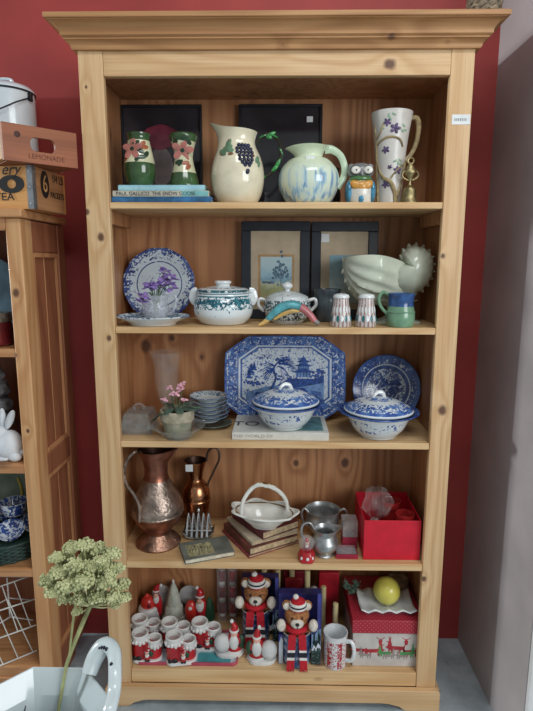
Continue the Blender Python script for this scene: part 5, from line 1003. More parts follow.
def mug_box(px0, px1, pyt, Y, label, seed, d=.034, fw=.078, wf=.225):
    """display carton: back block, right hand wing and low left wing standing forward round the mug"""
    a = B((px0+px1)/2, Y, S5); W = (px1-px0)*a.k/2; H = at((px0+px1)/2, pyt, Y).z-S5; t = thing('mug_box', label, 'box', a.loc, group='blue snow scene mug boxes')
    b = B((px0+px1)/2, Y-fw, S5); sx_ = b.k/a.k; WR = B(px1, Y-fw, S5).loc.x-a.loc.x; WL = B(px0, Y-fw, S5).loc.x-a.loc.x; HF = at(px1, pyt, Y-fw).z-S5
    m = MB(); m.box(-W, W, 0, d, 0, H); m.prism([(-.0005, 0), (-.0005, H), (-fw, HF), (-fw, 0)], WR-.0025, WR, 0, 'x'); x0 = WR-(WR-WL)*wf; m.box(x0, WR-.0028, -fw, -fw+.002, 0, HF*.52); m.box(WR-(WR-WL)*.1, WR-.0028, -fw, -fw+.002, HF*.5201, HF)
    if wf > .2: m.box(WL, WL+(WR-WL)*.10, -fw, -fw+.002, 0, HF*.42)
    m.build('carton', BOXB, t, bev=.0006)
    rr = random.Random(seed); y0 = -fw-.0002; m = MB(); c = (x0+WR)/2; w = (WR-x0)/2
    m.prism([(x0, .002), (WR-.001, .002), (WR-.001, HF*.51), (c+w*.2, HF*.49), (c-w*.4, HF*.40), (x0, HF*.44)], y0-.0005, y0, 3)
    for k_, (x, zb, hh, ww) in enumerate(((c+w*.45, .22, .29, .5), (c-w*.45, .22, .30, .45), (c+w*.75, .16, .34, .4), (c, .05, .36, .6), (c-w*.6, .02, .26, .4))):
        for q in range(3): zz = HF*(zb+hh*q*.27); wj = w*ww*(1-.25*q); m.prism([(max(x0, x-wj), zz), (min(WR-.001, x+wj), zz), (x, zz+HF*hh*.46)], y0-.0011-.0001*k_, y0-.0004, 0)
    m.prism([(x0, .002), (WR-.001, .002), (WR-.001, HF*.24), (c+w*.4, HF*.30), (c, HF*.22), (c-w*.5, HF*.27), (x0, HF*.2)], y0-.0022, y0-.001, 0)
    m.prism([(x0, HF*.21), (c-w*.5, HF*.29), (c-w*.1, HF*.24), (c+w*.4, HF*.32), (WR-.001, HF*.26), (WR-.001, HF*.22), (c+w*.7, HF*.25), (c+w*.4, HF*.24), (c+w*.2, HF*.26), (c, HF*.19), (c-w*.4, HF*.25), (c-w*.6, HF*.2)], y0-.0028, y0-.002, 1)
    for i in range(22): m.ell((rr.uniform(x0+.002, WR-.002), y0-.0024, rr.uniform(.006, HF*.5)), (.0011, .0005, .0011), 6, 4, 1)
    m.build('printed_scene', [BOXG, SNOWP, XR_, SKYP], t)
    if wf < .2: return t
    m = MB()
    m.prism([(WL+.001, .002), (WL+(WR-WL)*.10, .002), (WL+(WR-WL)*.10, HF*.34), (WL+(WR-WL)*.06, HF*.40), (WL+.001, HF*.3)], y0-.0006, y0, 1)
    m.build('printed_snowdrift', [BOXG, SNOWP, XR_, SKYP], t); return t
mug_box(278.5, 320.5, 594, .113, 'blue snow scene mug box standing behind the front teddy bear', 1)
mug_box(242, 278.5, 578, .222, 'blue snow scene mug box standing behind the rear teddy bear', 2, wf=.16)
bear_set(296.2, .058, 'blue snow scene mug holding the front teddy bear', 'teddy bear with striped hat and long red scarf, in the front mug')
bear_set(256, .166, 'blue snow scene mug holding the rear teddy bear', 'teddy bear with striped hat and red scarf, behind the santa figurine')
# cream taper candles standing at the back
CANW = mat('cream_candle_wax', (206, 190, 142), .5, var=.06)
for px, Y, top, lb in ((264, .275, 569, 'cream wooden dowel at the far left of the row behind the bears'), (277.5, .268, 569, 'cream wooden dowel second from the left behind the bears'), (291.5, .2705, 569, 'cream wooden dowel above the small red card, third from left'), (306.5, .18, 570, 'cream wooden dowel behind the front mug box'), (322.5, .185, 586, 'short cream wooden dowel next to the clear bag'), (334.5, .12, 603, 'short cream wooden dowel standing behind the red patterned mug')):
    a = B(px, Y, S5); H = min(at(px, top, Y).z, S4-.024)-S5-.001; r = 2.7*a.k; t = thing('dowel', lb, 'dowel', a.loc, group='cream wooden dowels'); m = MB(); m.lathe([(r, 0), (r, H-.002), (r*.8, H), (0, H)], 14); m.build('rod', CANW, t)
def gift_bag(px0, px1, pyt, Y, d, mt, label, cat='bag', name='gift_bag'):
    a = B((px0+px1)/2, Y, S5); W = (px1-px0)*a.k/2; H = min(at((px0+px1)/2, pyt, Y).z, S4-.03)-S5; t = thing(name, label, cat, a.loc); m = MB()
    m.prism([(-W, 0), (W, 0), (W, H*.55), (W*.98, H), (-W*.98, H), (-W, H*.55)], 0, d); m.build('bag', mt, t, bev=.002); return t
DRED = mat('dark_red_paper', (120, 26, 40), .45, var=.2, scale=14); BRED = mat('bright_red_paper', (178, 26, 44), .4, var=.15, scale=14)
gift_bag(318, 338, 573, .225, .03, BRED, 'bright red gift bag at the back right of the bears')
gift_bag(283, 310, 572, .2835, .016, DRED, 'dark red paper bag at the very back behind the front mug box')
a = B(295, .2, S5); 
RCARD = mat('red_gift_card', (148, 34, 40), .5); t = gift_bag(284.5, 302, 579, .245, .012, RCARD, 'small red carton standing between the two mug boxes', 'box', 'red_carton')
a = B(314, .205, S5); t = thing('snowman_packet', 'clear bag with a grey white ornament behind the front mug box', 'packet', a.loc); hh = at(314, 592, .205).z-S5
m = MB(a.k, a.kz); m.box(-6, 6, -3, 3, 0, hh/a.kz-6); m.build('card_base', DRED, t); m = MB(a.k, a.kz); m.ell((-1, 0, hh/a.kz), (5.4, 4.4, 5.8), 14, 9, 0); m.ell((-2.6, -4, hh/a.kz+1), (1, .8, 1.2), 6, 5, 1); m.ell((1, -4, hh/a.kz+1), (1, .8, 1.2), 6, 5, 1); m.build('ornament', [mat('grey_white_plaque', (172, 172, 170)), XK], t)
# striped red mug
s_ = NT('red_fair_isle_glaze'); o_ = s_.obj(); x_, y_, z_ = s_.sep(o_); ang = s_.math('ARCTAN2', y_, x_); st = s_.mapr(s_.math('SINE', s_.math('MULTIPLY', ang, 7)), -.05, .1); n1 = s_.mapr(s_.noise(o_, 190, 1), .53, .57); zz = s_.math('MULTIPLY', s_.mapr(z_, .006, .0065), s_.mapr(z_, .104, .1035))
RFI = s_.fin(s_.mix(s_.math('MULTIPLY', zz, s_.math('MULTIPLY', s_.math('ABSOLUTE', s_.math('SUBTRACT', st, s_.math('MULTIPLY', n1, .8))), 1.0)), (218, 218, 216), (168, 34, 48)), .2, coat=.4)
a = B(334.8, .043, S5); a.k *= .97; t = thing('mug', 'white mug with red knitted pattern in front of the reindeer gift box', 'mug', a.loc, -.62)
m = MB(a.k, a.kz); v = vessel([(11, 0), (11.6, .8), (12, 3), (12.2, 30.5), (12.4, 31.5)], 1.1, 2); m.lathe(v, 36, [0]*4+[1]*10); m.build('body', [RFI, WHG], t)
m = MB(a.k, a.kz); m.tube(spl([(11.6, 0, 26), (18.5, 0, 28), (21.5, 0, 20), (19, 0, 11), (11.6, 0, 8)], 5), 1.9, 9); m.build('handle', WHG, t)
# gift box with deer
GBW = mat('white_gift_card', (196, 190, 184), .55, var=.06); s_ = NT('dotted_red_lid'); o_ = s_.obj(); x_, y_, z_ = s_.sep(o_); vd = s_.math('MULTIPLY', s_.math('SINE', s_.math('MULTIPLY', x_, 430)), s_.math('SINE', s_.math('MULTIPLY', s_.math('ADD', y_, z_), 430))); LIDR = s_.fin(s_.mix(s_.mapr(vd, .72, .8), (164, 32, 50), (200, 110, 120)), .4, coat=.2)
xl = on(349.5, 664, S5).x+.0075; xr = .497; yf = .0315; zl = at(380, 621, yf-.006).z; zb0 = at(380, 634, yf-.006).z
t = thing('gift_box', 'white gift box with red dotted lid and printed reindeer on the bottom shelf', 'gift box', Vector(((xl+xr)/2, yf, S5+.0004))); W = (xr-xl)/2; d = .25; H = zb0-S5
m = MB(); m.box(-W, W, 0, d, 0, H+.03); m.build('base', GBW, t, bev=.001)
m = MB(); m.box(-W-.004, W+.004, -.005, d+.005, H, zl-S5); m.build('lid', LIDR, t, bev=.002)
DEER = [(-.9, .55), (-.72, .62), (-.66, .92), (-.84, 1.0), (-.62, 1.04), (-.60, 1.22), (-.66, 1.5), (-.58, 1.3), (-.54, 1.52), (-.52, 1.24), (-.44, 1.4), (-.48, 1.1), (-.42, .92), (-.36, .62), (.5, .58), (.66, .72), (.62, .46), (.66, .0), (.54, .0), (.48, .3), (.34, .26), (.30, .0), (.2, .0), (.2, .28), (-.3, .28), (-.32, .0), (-.42, .0), (-.44, .26), (-.52, .28), (-.56, .0), (-.66, .0), (-.62, .34)]
m = MB(); PR = mat('reindeer_red_print', (168, 46, 54), .55, var=.2); PG = mat('leaf_green_print', (84, 150, 90), .55, var=.2); PGY = mat('reindeer_grey_print', (150, 138, 132), .6)  # red, green and grey inks; grey is for the smallest reindeer
def deer(x, z, s_, fl, mi): m.prism([(x+fl*px_*s_, z+pz*s_) for px_, pz in DEER], -.0006-.0001*mi, -.0001, mi)
for x, z, s_, fl, mi in ((-W*.80, .028, .030, 1, 0), (-W*.38, .024, .034, -1, 0), (W*.28, .034, .036, 1, 0), (W*.70, .022, .034, -1, 0), (-W*.05, .02, .026, 1, 1), (W*.58, .018, .030, -1, 1), (-W*.62, .014, .024, 1, 2), (W*.05, .012, .024, -1, 2), (W*.45, .012, .022, 1, 2)): deer(x, z+.016, s_*1.2, fl, mi)
for x in (-W*.2, W*.55): m.prism([(x+.015*math.cos(q*PI/10), H-.012+.013*math.sin(q*PI/10)) for q in range(11, 20)]+[(x+.013*math.cos(q*PI/10), H-.012+.011*math.sin(q*PI/10)) for q in range(19, 10, -1)], -.0007, -.0001, 0); m.prism([(x-.004, H-.045), (x+.004, H-.045), (x+.007, H-.03), (x, H-.024), (x-.007, H-.03)], -.0007, -.0001, 0)
m.build('reindeer_print', [PR, PG, PGY], t)
zlid = zl+.0004
# zigzag dish, yellow ball, sprig, brown paper
p = on(361, 612, zlid); a = B(386.5, .085, zlid); t = thing('serving_dish', 'white wavy edged serving dish on the red gift box lid', 'dish', a.loc); ZG = mat('white_glaze', (222, 227, 228)); G = []
for i in range(25):
    x = -27+i*2.25; zz = 3.5*abs(((i/6) % 1)*2-1); row = []
    for j in range(9): y = -13+j*4.7; row.append((x, y, 2.0+zz*(.25+.75*abs(j-4)/4)*.8+(abs(j-4)/4)**2*2.5))
    G.append(row)
m = MB(a.k, a.kz); m.grid(G); m.box(-22, 22, -4, 14, .4, 2.2); m.build('dish', ZG, t, solid=.003)
YEL = mat('yellow_ball', (206, 196, 88), .3, coat=.3, var=.05); a = B(386, .10, zlid); t = thing('ball', 'plain yellow ball resting in the white wavy dish', 'ball', a.loc+Vector((0, 0, 4.1*a.kz))); m = MB(a.k, a.k); m.ell((0, 0, 13.2), 13.2, 28, 18); m.build('ball_shell', YEL, t)
a = B(352, .16, zlid); t = thing('fir_sprig', 'small snowy green fir sprig at the left of the yellow ball', 'sprig', a.loc); SP = mat('frosted_fir_green', (96, 124, 106), .8, var=.4, scale=150); m = MB(a.k, a.kz); rr = random.Random(9)
for i in range(6):
    q = rr.uniform(0, 2*PI); e = Vector((math.cos(q)*7, math.sin(q)*5, 6+rr.uniform(0, 9))); pts = spl([(0, 0, 1.2), e*.5+Vector((0, 0, 2)), e], 5); m.tube(pts, .5, 5)
    for p_ in pts[2:]:
        for _ in range(5): v_ = Vector((rr.uniform(-1, 1), rr.uniform(-1, 1), rr.uniform(-.3, 1)))*3.2; v_.z = max(v_.z, .4-p_.z); m.tube([p_, p_+v_], [.42, .15], 4)
m.build('needles', SP, t)
BRP = mat('brown_wrapping', (124, 100, 76), .6, var=.3, scale=40); a = B(397, .20, zlid); t = thing('paper_bundle', 'crumpled brown paper and plastic at the right of the yellow ball', 'paper', a.loc); crumple('paper', (.0, .0, .036), (.042, .03, .028), 5, BRP, t, 26, 16, .25)

# ================================================================= things on and in the left cabinet
CRW = wood('tea_crate_wood', (216, 162, 98), (192, 136, 80), (132, 88, 52), 'x', rk=0); CRD = wood('old_crate_wood', (160, 96, 63), (130, 74, 48), (84, 50, 36), 'y', rk=0); CRS = wood('tea_crate_side', (176, 128, 88), (150, 104, 68), (100, 66, 46), 'y', rk=0)
TIN = mat('tin_strip', (158, 164, 168), .4, metal=.8, var=.15); CRE = wood('crate_end_grain', (190, 150, 90), (150, 112, 66), (92, 66, 44), 'z', rk=0)
zc = 1.6066; LC = Vector((-.664, -.055, zc)); RZ = -.10; X0, X1, Y0, Y1, H = -.50, 0.0, 0.0, .186, .116
def local_ray(px, py, loc, rz):
    c, s_ = math.cos(-rz), math.sin(-rz); o = CAM-loc; d_ = ray(px, py)
    return Vector((c*o.x-s_*o.y, s_*o.x+c*o.y, o.z)), Vector((c*d_.x-s_*d_.y, s_*d_.x+c*d_.y, d_.z))
def on_front(px, py, loc, rz, y): o, d_ = local_ray(px, py, loc, rz); return o+d_*((y-o.y)/d_.y)
def on_side(px, py, loc, rz, x): o, d_ = local_ray(px, py, loc, rz); return o+d_*((x-o.x)/d_.x)
t = thing('tea_crate', 'wooden tea crate with black lettering lying on top of the left cabinet', 'crate', LC, RZ)
m = MB(); m.box(X0, X1-.001, Y0, Y0+.012, 0, H); m.build('front_board', CRW, t, bev=.001)
m = MB(); m.box(X0, X1-.001, Y1-.012, Y1, 0, H); m.build('back_board', CRW, t, bev=.001)
m = MB(); m.box(X1-.0125, X1, Y0+.0125, Y1-.0125, 0, H); m.build('side_board', CRS, t, bev=.001)
m = MB(); m.box(X0, X0+.012, Y0+.0125, Y1-.0125, 0, H); m.build('side_board', CRS, t, bev=.001)
m = MB(); m.box(X0+.0125, X1-.013, Y0+.0125, Y1-.0125, .0, .008); m.build('bottom_board', CRW, t)
m = MB(); m.box(X1-.016, X1+.0012, Y0-.0012, Y0-.0001, 0, H); m.box(X1+.0002, X1+.0014, Y0-.0012, Y0+.016, 0, H)
for z in (.015, .058, .10): m.ell((X1-.008, Y0-.0014, z), (.0025, .0012, .0025), 8, 5); m.ell((X1+.0016, Y0+.008, z), (.0012, .0025, .0025), 8, 5)
m.build('tin_edge', TIN, t)
def fpos(px, py): return tuple(on_front(px, py, LC, RZ, -.0012))
def spos(px, py): return tuple(on_side(px, py, LC, RZ, .0012))
m = MB(); c = fpos(11.5, 184)
for q0 in range(28):
    a0, a1 = q0*2*PI/28, (q0+1)*2*PI/28; m.add([(c[0]+rx*math.cos(aa), c[1]-.0004+yy, c[2]+rz*math.sin(aa)) for yy in (0, .0008) for aa, rx, rz in ((a0, .038, .024), (a1, .038, .024), (a1, .013, .012), (a0, .013, .012))], [(0, 1, 2, 3), (4, 7, 6, 5), (0, 4, 5, 1), (2, 6, 7, 3)])
m.build('letter_o', PRICE_INK, t)
text('tea_lettering', 'TEA', .029, PRICE_INK, t, fpos(4.5, 197), (PI/2, 0, 0), .0004, 1.15)
text('script_lettering', 'ery', .042, PRICE_INK, t, fpos(10, 169.5), (PI/2, 0, 0), .0004, 1.0, shear=.35)
c = spos(45, 184.5); m = MB()
m.prism([(c[1]+.023*math.cos(q*PI/14), c[2]+.038*math.sin(q*PI/14)) for q in range(28)], c[0]-.0008, c[0], 0, 'x'); m.build('black_disc', PRICE_INK, t)
OCHRE = mat('bare_wood_numeral', (186, 138, 88), .6)
text('numeral', '6', .068, OCHRE, t, (c[0]+.0006, c[1], c[2]), (PI/2, 0, PI/2), .0004, .75)
c = spos(57.5, 180.5); text('fraction', '1/4 LB', .034, PRICE_INK, t, c, (PI/2, 0, PI/2), .0003, .75)
c = spos(57.5, 196.5); text('packets_lettering', 'PACKETS', .025, PRICE_INK, t, c, (PI/2, 0, PI/2), .0003, .78)
# upper crate with hand hole, set cornerwise on the tea crate
zc2 = zc+.1165; UL, UR = on(4, 159.5, zc2), on(78, 168.5, zc2); UL, UR = UL, UR; dv = UR-UL; WE = dv.length; RZ2 = math.atan2(-dv.x, dv.y); X0, X1, Y0, Y1, H = -.115, 0.0, 0.0, WE, .094
t = thing('wooden_crate', 'shallow red brown wooden crate with hand hole set cornerwise on the tea crate', 'crate', UL, RZ2)
hA, hB = on_side(30.5, 145, UL, RZ2, 0), on_side(55.5, 145, UL, RZ2, 0); hT, hD = on_side(42, 138.5, UL, RZ2, 0).z, on_side(42, 152.5, UL, RZ2, 0).z
hy0, hy1, hz0, hz1 = hA.y, hB.y, hD, hT
def side(X):
    m = MB(); hole = rrect(hy0, hy1, hz0, hz1, (hz1-hz0)*.42, 6); K_ = len(hole); cxy, cz_ = (hy0+hy1)/2, (hz0+hz1)/2; outer_ = []
    for (y, z) in hole:
        dy, dz = y-cxy, z-cz_; s_ = min(((Y1-cxy) if dy > 0 else (cxy-Y0))/max(abs(dy), 1e-6), ((H-cz_) if dz > 0 else cz_)/max(abs(dz), 1e-6)); outer_.append((cxy+dy*s_, cz_+dz*s_))
    for Yc, Zc in ((Y0, 0), (Y0, H), (Y1, 0), (Y1, H)):
        i = min(range(K_), key=lambda k_: (outer_[k_][0]-Yc)**2*.2+(outer_[k_][1]-Zc)**2); outer_[i] = (Yc, Zc)
    G = [[(X, y, z) for y, z in outer_], [(X, y, z) for y, z in hole], [(X-.012, y, z) for y, z in hole], [(X-.012, y, z) for y, z in outer_]]
    m.grid(G, cu=True, cv=True); return m
m = side(X1); m.build('side_board', CRD, t); m = MB(); m.box(X0, X0+.010, Y0, Y1, 0, H*.55); m.build('side_board', CRD, t)
for y in (Y0, Y1-.012): m = MB(); m.box(X0+.0105, X1-.0125, y, y+.012, .004, H*.97); m.build('end_board', CRE, t, bev=.001)
m = MB(); m.box(X0+.0105, X1-.0125, Y0+.0125, Y1-.0125, .001, .010); m.build('bottom_board', CRD, t)
c = on_side(47, 158.2, UL, RZ2, .0004); text('branded_lettering', 'LEMONADE', .0185, mat('faded_brown_brand', (112, 62, 42), .7), t, c, (PI/2, 0, PI/2), .0003, 1.0)
c = on_side(17, 134, UL, RZ2, 0); m = MB(); m.ell((0, c.y, c.z), (.0012, .009, .008), 10, 6); m.build('wood_knot', mat('dark_knot', (72, 42, 32), .6), t)
# enamel pail
ENW = mat('white_enamel', (208, 220, 226), .18, coat=.4, var=.03); ENK = mat('dark_blue_enamel_rim', (38, 42, 54), .3); WIRE = mat('dark_wire', (44, 44, 48), .4, metal=.6)
pz = zc+.0004; PY = .243; R_ = .086; Hp = at(20, 94, PY).z-pz; pxc = at(33, 100, PY).x-R_
t = thing('enamel_pail', 'white enamel pail with lid and wire bail handle standing behind the crates', 'pail', (pxc, PY, pz))
m = MB(); m.lathe(vessel([(.085, 0), (.087, .003), (R_, Hp)], .0015, .003), 48); m.build('body', ENW, t)
m = MB(); m.tube([(R_*1.012*math.cos(q*PI/32), R_*1.012*math.sin(q*PI/32), Hp) for q in range(64)], .003, 7, closed=True); m.build('rim', ENK, t)
m = MB(); m.lathe([(R_*1.02, Hp+.003), (R_*1.02, Hp+.008), (R_*.9, Hp+.018), (R_*.5, Hp+.025), (0, Hp+.028)], 44); l_ = m.build('lid', ENW, t)
m = MB(); m.tube(spl([(-.022, 0, Hp+.026), (-.02, 0, Hp+.042), (.02, 0, Hp+.042), (.022, 0, Hp+.026)], 5), .005, 8, flat=1.8); m.build('lid_handle', ENW, l_)
m = MB(); m.tube(spl([(R_+.003, -.02, Hp-.016), (R_*.75, -.075, Hp-.045), (R_*.1, -.104, Hp-.075), (-R_*.7, -.085, Hp-.05), (-R_-.003, -.02, Hp-.016)], 8), .0022, 7); h_ = m.build('bail', WIRE, t)
for sx in (-1, 1): m = MB(); m.box(sx*R_-.006, sx*R_+.006, -.028, -.012, Hp-.028, Hp-.004); m.build('bail_lug', WIRE, t, bev=.002)
# ---- cabinet contents
BLG = mat('blue_grey_glaze', (96, 132, 152), .2, coat=.4, var=.25, scale=12)
t = thing('platter', 'blue grey platter standing in the top compartment of the left cabinet', 'platter', (-.925, .11, C1+.0004)); m = MB(); m.lathe(plate_prof(.135, .02), 48); m.build('dish', BLG, t, loc=(0, .03, .133), rot=(PI/2-.2, 0, 0))
JAR = mat('dark_red_jar_glass', (96, 28, 34), .12, coat=.6, var=.2); FOIL = mat('silver_foil', (190, 192, 192), .3, metal=.9, var=.2, scale=90, bump=.4)
pj = on(-4, 345, C1); pj = B(-6, .02, C1).loc; kk = B(-6, .02, C1).k
t = thing('jar', 'dark red jar with crinkled silver top on the upper shelf of the left cabinet', 'jar', pj); m = MB(kk); m.lathe([(16, 0), (18, 2), (18.5, 20), (17, 25), (0, 25.5)], 32); m.build('body', JAR, t); m = MB(kk); m.lathe([(18, 24), (18.6, 26), (18.0, 33), (0, 34)], 32, wob=lambda q, z: 1+.02*math.sin(q*24)); m.build('lid', FOIL, t)
STN = mat('grey_stone_figure', (112, 112, 114), .6, var=.4, scale=25, bump=.4)
kk = B(2, .10, C2).k; t = thing('stone_figurine', 'rough grey carved figurine behind the white rabbit in the left cabinet', 'figurine', B(-2, .12, C2).loc)
m = MB(kk); m.lathe([(20, 0), (21, 3), (19, 7), (0, 8)], 24); m.build('base', STN, t); crumple('carving', (-.01, 0, .135), (.055, .05, .115), 11, STN, t, 24, 18, .35)
for (x, z, r) in ((12, 62, 9), (14, 46, 8), (6, 74, 10), (15, 30, 8), (4, 80, 9)): crumple('carved_lump', (x*kk, -.03, z*kk), (r*kk, r*kk, r*kk*.9), x+z, STN, t, 16, 10, .3)
RAB = mat('white_bisque', (216, 222, 226), .5, var=.03); a = B(9, -.005, C2); kk = a.k*1.02; t = thing('rabbit_figurine', 'white ceramic rabbit sitting on the middle shelf of the left cabinet', 'figurine', a.loc)
m = MB(kk); m.ell((1, 0, 15.2), (13.5, 12, 15), 24, 16); m.ell((-7, -1, 27), (8.6, 7.6, 8.4), 20, 14); m.ell((-13, -1, 25), (4.2, 4.4, 4.2), 14, 10); m.ell((-4, -5, 3.2), (9, 5, 3.1), 14, 8); m.ell((9, -6, 5), (7, 4, 4.8), 14, 8); m.ell((13.4, 0, 7), (3.6, 3.6, 3.6), 10, 8); m.build('body', RAB, t)
for dx, an, yy in ((-5, .06, 2), (1.5, .42, -2)): m = MB(kk); m.ell((dx+9*math.sin(an), yy, 41), (3.8, 2.4, 10.5), 14, 10, 0, Matrix.Rotation(an, 4, 'Y')); m.ell((dx+9*math.sin(an)+.2, yy-1.4, 41), (2.0, 1.4, 7.6), 10, 8, 0, Matrix.Rotation(an, 4, 'Y')); m.build('ear', RAB, t)
# basket of blue and white crockery
BSK = mat('dark_green_wicker', (38, 62, 56), .6, var=.3, scale=60); bx, by, br, bh = -.878, .070, .115, .062
t = thing('basket', 'dark green wicker basket full of blue and white crockery in the left cabinet', 'basket', (bx, by, C3+.0004)); m = MB()
for r_ in range(9): m.tube([((br-.012+r_*.0013+.0022*math.cos(q*PI/2+r_*PI))*math.cos(q*PI/36), (br-.012+r_*.0013+.0022*math.cos(q*PI/2+r_*PI))*math.sin(q*PI/36), .005+r_*.0068) for q in range(72)], .0039, 6, closed=True)
m.lathe([(br-.014, .003), (br-.004, bh)], 36); m.build('weave', BSK, t); m = MB(); m.tube([((br+.001)*math.cos(q*PI/30), (br+.001)*math.sin(q*PI/30), bh+.002) for q in range(60)], .0055, 7, closed=True); m.build('rim', BSK, t)
BWC = china('blue_white_crockery', 'z', [(0, .30), (.3, .5), (.6, .62), (.9, .4)], -.02, .05, 55, (58, 88, 150), (34, 58, 120), (206, 214, 222)); zz0 = C3+.006
for i, (x, y, z, r, h, rx, ry, lb) in enumerate(((.03, -.045, .068, .044, .028, .4, .12, 'blue and white dish tilted at the front of the green basket'), (-.05, -.035, .068, .040, .03, .3, -.2, 'blue and white dish at the left of the green basket'), (.062, .02, .06, .042, .03, .25, .5, 'blue and white cup leaning at the right of the green basket'), (-.02, .03, .088, .034, .03, .2, 0, 'blue and white bowl at the back of the green basket'))):
    t = thing('bowl', lb, 'bowl', (bx+x, by+y, zz0+z), rot=(rx, ry, 0), group='blue and white crockery in the green basket'); m = MB(); m.lathe(vessel([(r*.5, 0), (r*.55, .002), (r*.85, h*.5), (r, h)], .003, .004), 32); m.build('body', BWC, t)
t = thing('cup', 'blue and white cup on top of the crockery in the green basket', 'cup', (bx+.015, by+.012, zz0+.115)); m = MB(); m.lathe(vessel([(.03, 0), (.032, .002), (.042, .03), (.044, .045)], .003, .004), 32); m.build('body', BWC, t)
GRN = mat('sage_green_card', (122, 138, 122), .6, var=.2, scale=14); YTG = mat('yellow_ribbon', (206, 186, 70), .6); t = thing('green_ornament', 'sage green leaf shaped board standing behind the basket in the left cabinet', 'ornament', (-.90, .195, C3+.0004))
m = MB(); P_ = [(-.14, 0), (.06, 0), (.075, .05), (.095, .085), (.078, .105), (.112, .13), (.082, .16), (.094, .19), (.07, .225), (.08, .27), (.02, .285), (-.14, .285)]; m.prism(P_, 0, .012); m.build('board', GRN, t, bev=.002)
m = MB(); m.tube(spl([(.0, -.002, .20), (.012, -.004, .15), (.006, -.004, .10), (.018, -.003, .06)], 6), .004, 6, flat=.5); m.build('yellow_ribbon', YTG, t)
# wire rack
WW = mat('white_coated_wire', (206, 206, 200), .4, var=.05); a1 = at(38, 650, .0); t = thing('wire_rack', 'white wire rack leaning in the bottom compartment of the left cabinet', 'rack', (0, 0, 0))
P0, P1 = on(37, 650, C4+.0055), on(-3, 666.3, C4+.0055); ub = (P1-P0).normalized(); upd = Vector((-ub.y*.0, .26, .96)).normalized(); nb = ub.cross(upd).normalized()
def wp(px, py, off=0.0): d_ = ray(px, py); return CAM+d_*(((P0+nb*off*(1 if nb.y > 0 else -1))-CAM).dot(nb)/d_.dot(nb))
def wire(L, r=.0022): m = MB(); m.tube([Vector(p_) for p_ in L], r, 7); m.build('wire', WW, t)
for (p0, p1) in (((37, 650.5), (-3, 667)), ((36, 625), (-6, 640)), ((35, 599), (-8, 613)), ((27, 577), (-10, 590))): wire([wp(*p0), wp(*p1)], .0026)
for (p0, p1) in (((18, 658), (-2, 612)), ((33, 652), (8, 600)), ((3, 664.5), (-8, 640)), ((31, 627), (14, 581)), ((18, 632), (2, 586))): wire([wp(*p0, .004), wp(*p1, .004)], .0018)
for (p0, p1, r_) in (((10, 617), (7, 578), .0026), ((10, 617), (33, 620), .0022), ((10, 617), (-8, 628), .0022), ((9, 598), (32, 600), .0022), ((9, 598), (-8, 607), .0022), ((30, 577), (-8, 576), .002)): wire([wp(*p0, .07), wp(*p1, .07)], r_)
wire([wp(10, 617, .07), wp(14, 617, .004)], .002)
# woven thing on top of the bookcase
a = at(503, 3, -.03); t = thing('wicker_ring', 'grey brown wicker coil lying on top of the bookcase at its right end', 'wicker', (.555, .0, 2.1016)); WK = mat('grey_wicker', (124, 110, 92), .8, var=.35, scale=60)
m = MB()
for j in range(5): m.tube([((.036+.003*math.cos(q*PI/3+j*2.1))*math.cos(q*PI/30), (.045+.003*math.cos(q*PI/3+j*2.1))*math.sin(q*PI/30), .010+.012*j+.003*math.sin(q*PI/3+j*2.1)) for q in range(60)], .0075, 6, closed=True)
m.build('coil', WK, t)

# ================================================================= foreground: enamel pitcher with dried flower on a small stool
RC = Vector((-.338, -.918, .822)); RR = .108
STW = wood('stool_wood', (150, 110, 76), (124, 86, 58), (84, 56, 40), 'x', rk=0); zs = .56
t = thing('stool', 'small wooden stool under the white enamel pitcher in the foreground', 'stool', (RC.x, RC.y, 0)); m = MB(); m.box(-.14, .14, -.13, .13, zs-.025, zs); m.build('seat', STW, t, bev=.004)
for sx in (-1, 1):
    for sy in (-1, 1): m = MB(); m.box(sx*.115-.014, sx*.115+.014, sy*.105-.014, sy*.105+.014, 0, zs-.0255); m.build('leg', STW, t, bev=.003)
ENB = mat('worn_blue_enamel', (60, 88, 128), .3, coat=.3, var=.3, scale=60); ENP = NT('chipped_white_enamel'); o_ = ENP.obj(); ENP = ENP.fin(ENP.mix(ENP.mapr(ENP.noise(o_, 55, 3), .735, .745), ENP.ramp(ENP.noise(o_, 8, 2), [(.3, (182, 194, 196)), (.7, (198, 208, 210))]), (52, 56, 66)), .2, coat=.4)
t = thing('pitcher', 'white enamel pitcher with octagonal rim and chipped blue edges in the foreground', 'pitcher', (RC.x, RC.y, zs+.0004)); Hh = RC.z-zs
def octr(q): q8 = (q+PI/8) % (PI/4)-PI/8; return math.cos(PI/8)/math.cos(q8)
pp = [(.070, 0), (.074, .004), (.080, .03), (.088, .10), (.085, .16), (.080, .19), (.088, .23), (.1085, Hh-.002), (.109, Hh)]
inn = [(.1065, Hh), (.086, .23), (.0775, .19), (.082, .16), (.085, .10), (.077, .03), (0, .02)]
m = MB(); mi = [1]+[0]*6+[1]+[1]+[0]*6; m.lathe(pp+inn, 64, [1, 0, 0, 0, 0, 0, 1, 1, 0, 0, 0, 0, 0, 0, 0], wob=lambda q, z: octr(q)*1.0 if z > .2 else 1+(octr(q)-1)*.35); m.build('body', [ENP, ENB], t, sharp=22)
hp = [at(89, 674, -.848), at(94, 660, -.836), at(101, 648.5, -.828), at(108, 645.5, -.83), at(114, 653, -.842), at(115, 672, -.866), at(114, 692, -.886), at(109, 712, -.912), at(100, 737, -.928)]
hp = [p_-t.location for p_ in hp]; m = MB(); m.tube(spl(hp, 6), [.0115, .0135, .0135, .0115, .0100, .0098, .0098, .0095], 14, flat=1.0); h_ = m.build('handle', ENP, t); h_['label'] = 'chipped white enamel loop handle'
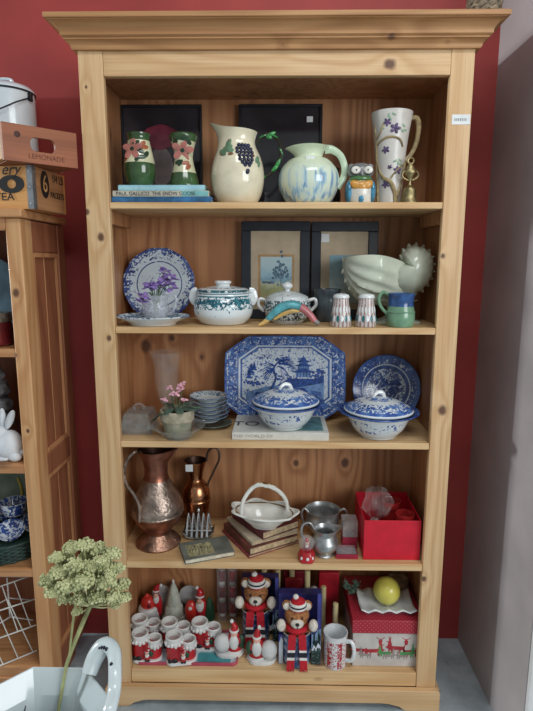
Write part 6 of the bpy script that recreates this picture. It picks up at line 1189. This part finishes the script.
m = MB(); rr = random.Random(2); hq = spl(hp, 6)
for i in (14, 16, 18, 20, 27): m.ell(hq[i]+Vector((-.002, -.0105, .004)), (.003, .002, .004), 7, 5)
m.build('enamel_chip', mat('dark_blue_enamel_rim', (38, 42, 54)), h_)
# dried flower
SED = NT('dried_sedum_green'); o_ = SED.obj(); SED = SED.fin(SED.ramp(SED.noise(o_, 60, 4), [(.3, (134, 140, 100)), (.5, (174, 177, 130)), (.7, (198, 199, 154))]), .85); SEDS = mat('dried_stem', (142, 146, 100), .8, var=.2, scale=40)
t = thing('dried_flower', 'pale green dried flower head on a stem standing in the enamel pitcher', 'dried flower', (RC.x, RC.y, zs+.025))
Yf = -.80; base_ = at(90, 606, Yf)-t.location; foot_ = Vector((-.01, -.01, .003)); m = MB()
s1 = [foot_, (at(62, 690, -.84)-t.location), (at(70, 655, -.82)-t.location), base_]
m.tube(spl(s1, 8), [.0026, .0027, .0030, .0038], 8); m.tube(spl([at(69, 660, -.822)-t.location, at(72, 630, -.812)-t.location, at(76, 600, -.80)-t.location, at(78, 585, -.80)-t.location], 6), [.0016, .002, .0018], 7); m.build('stem', SEDS, t)
heads = [(57, 558, .0, 9), (72, 548, .01, 10), (84, 545, .0, 10), (97, 549, .012, 10), (112, 554, .006, 10), (117, 569, .0, 9), (121, 585, .01, 10), (124, 598, .0, 8), (112, 597, -.012, 9), (106, 582, -.018, 11), (92, 566, -.005, 11), (75, 566, -.014, 11), (60, 573, -.006, 11), (49, 581, .0, 11), (54, 592, -.012, 10), (68, 586, -.022, 12), (84, 582, -.026, 12), (98, 597, -.015, 10), (64, 599, .0, 8), (78, 599, -.01, 9), (104, 566, .0, 11), (88, 556, .02, 10), (66, 560, .02, 10), (100, 575, .02, 11), (74, 578, .022, 11), (115, 605, .0, 6), (77, 612, -.004, 6), (101, 561, -.016, 8), (110, 574, -.012, 8)]
kf = 0.857/534*1.0
for i, (px, py, dy, r) in enumerate(heads):
    c = at(px, py, Yf+dy)-t.location; rr = random.Random(100+i); m = MB(); R_ = r*kf*.92
    m.tube(spl([base_, base_+(c-base_)*.5+Vector((0, 0, -.004)), c], 4), [.0016, .0011], 5)
    for _ in range(80):
        v_ = Vector((rr.gauss(0, 1), rr.gauss(0, 1), rr.gauss(0, 1))).normalized(); v_.z = abs(v_.z)*.75-.25*rr.random(); f = rr.uniform(.75, 1.05); m.ell(c+v_*R_*f, R_*rr.uniform(.11, .19), 5, 4)
    m.ell(c, (R_*.8, R_*.8, R_*.55), 10, 7); m.build('floret_cluster', SED, t, sharp=180)
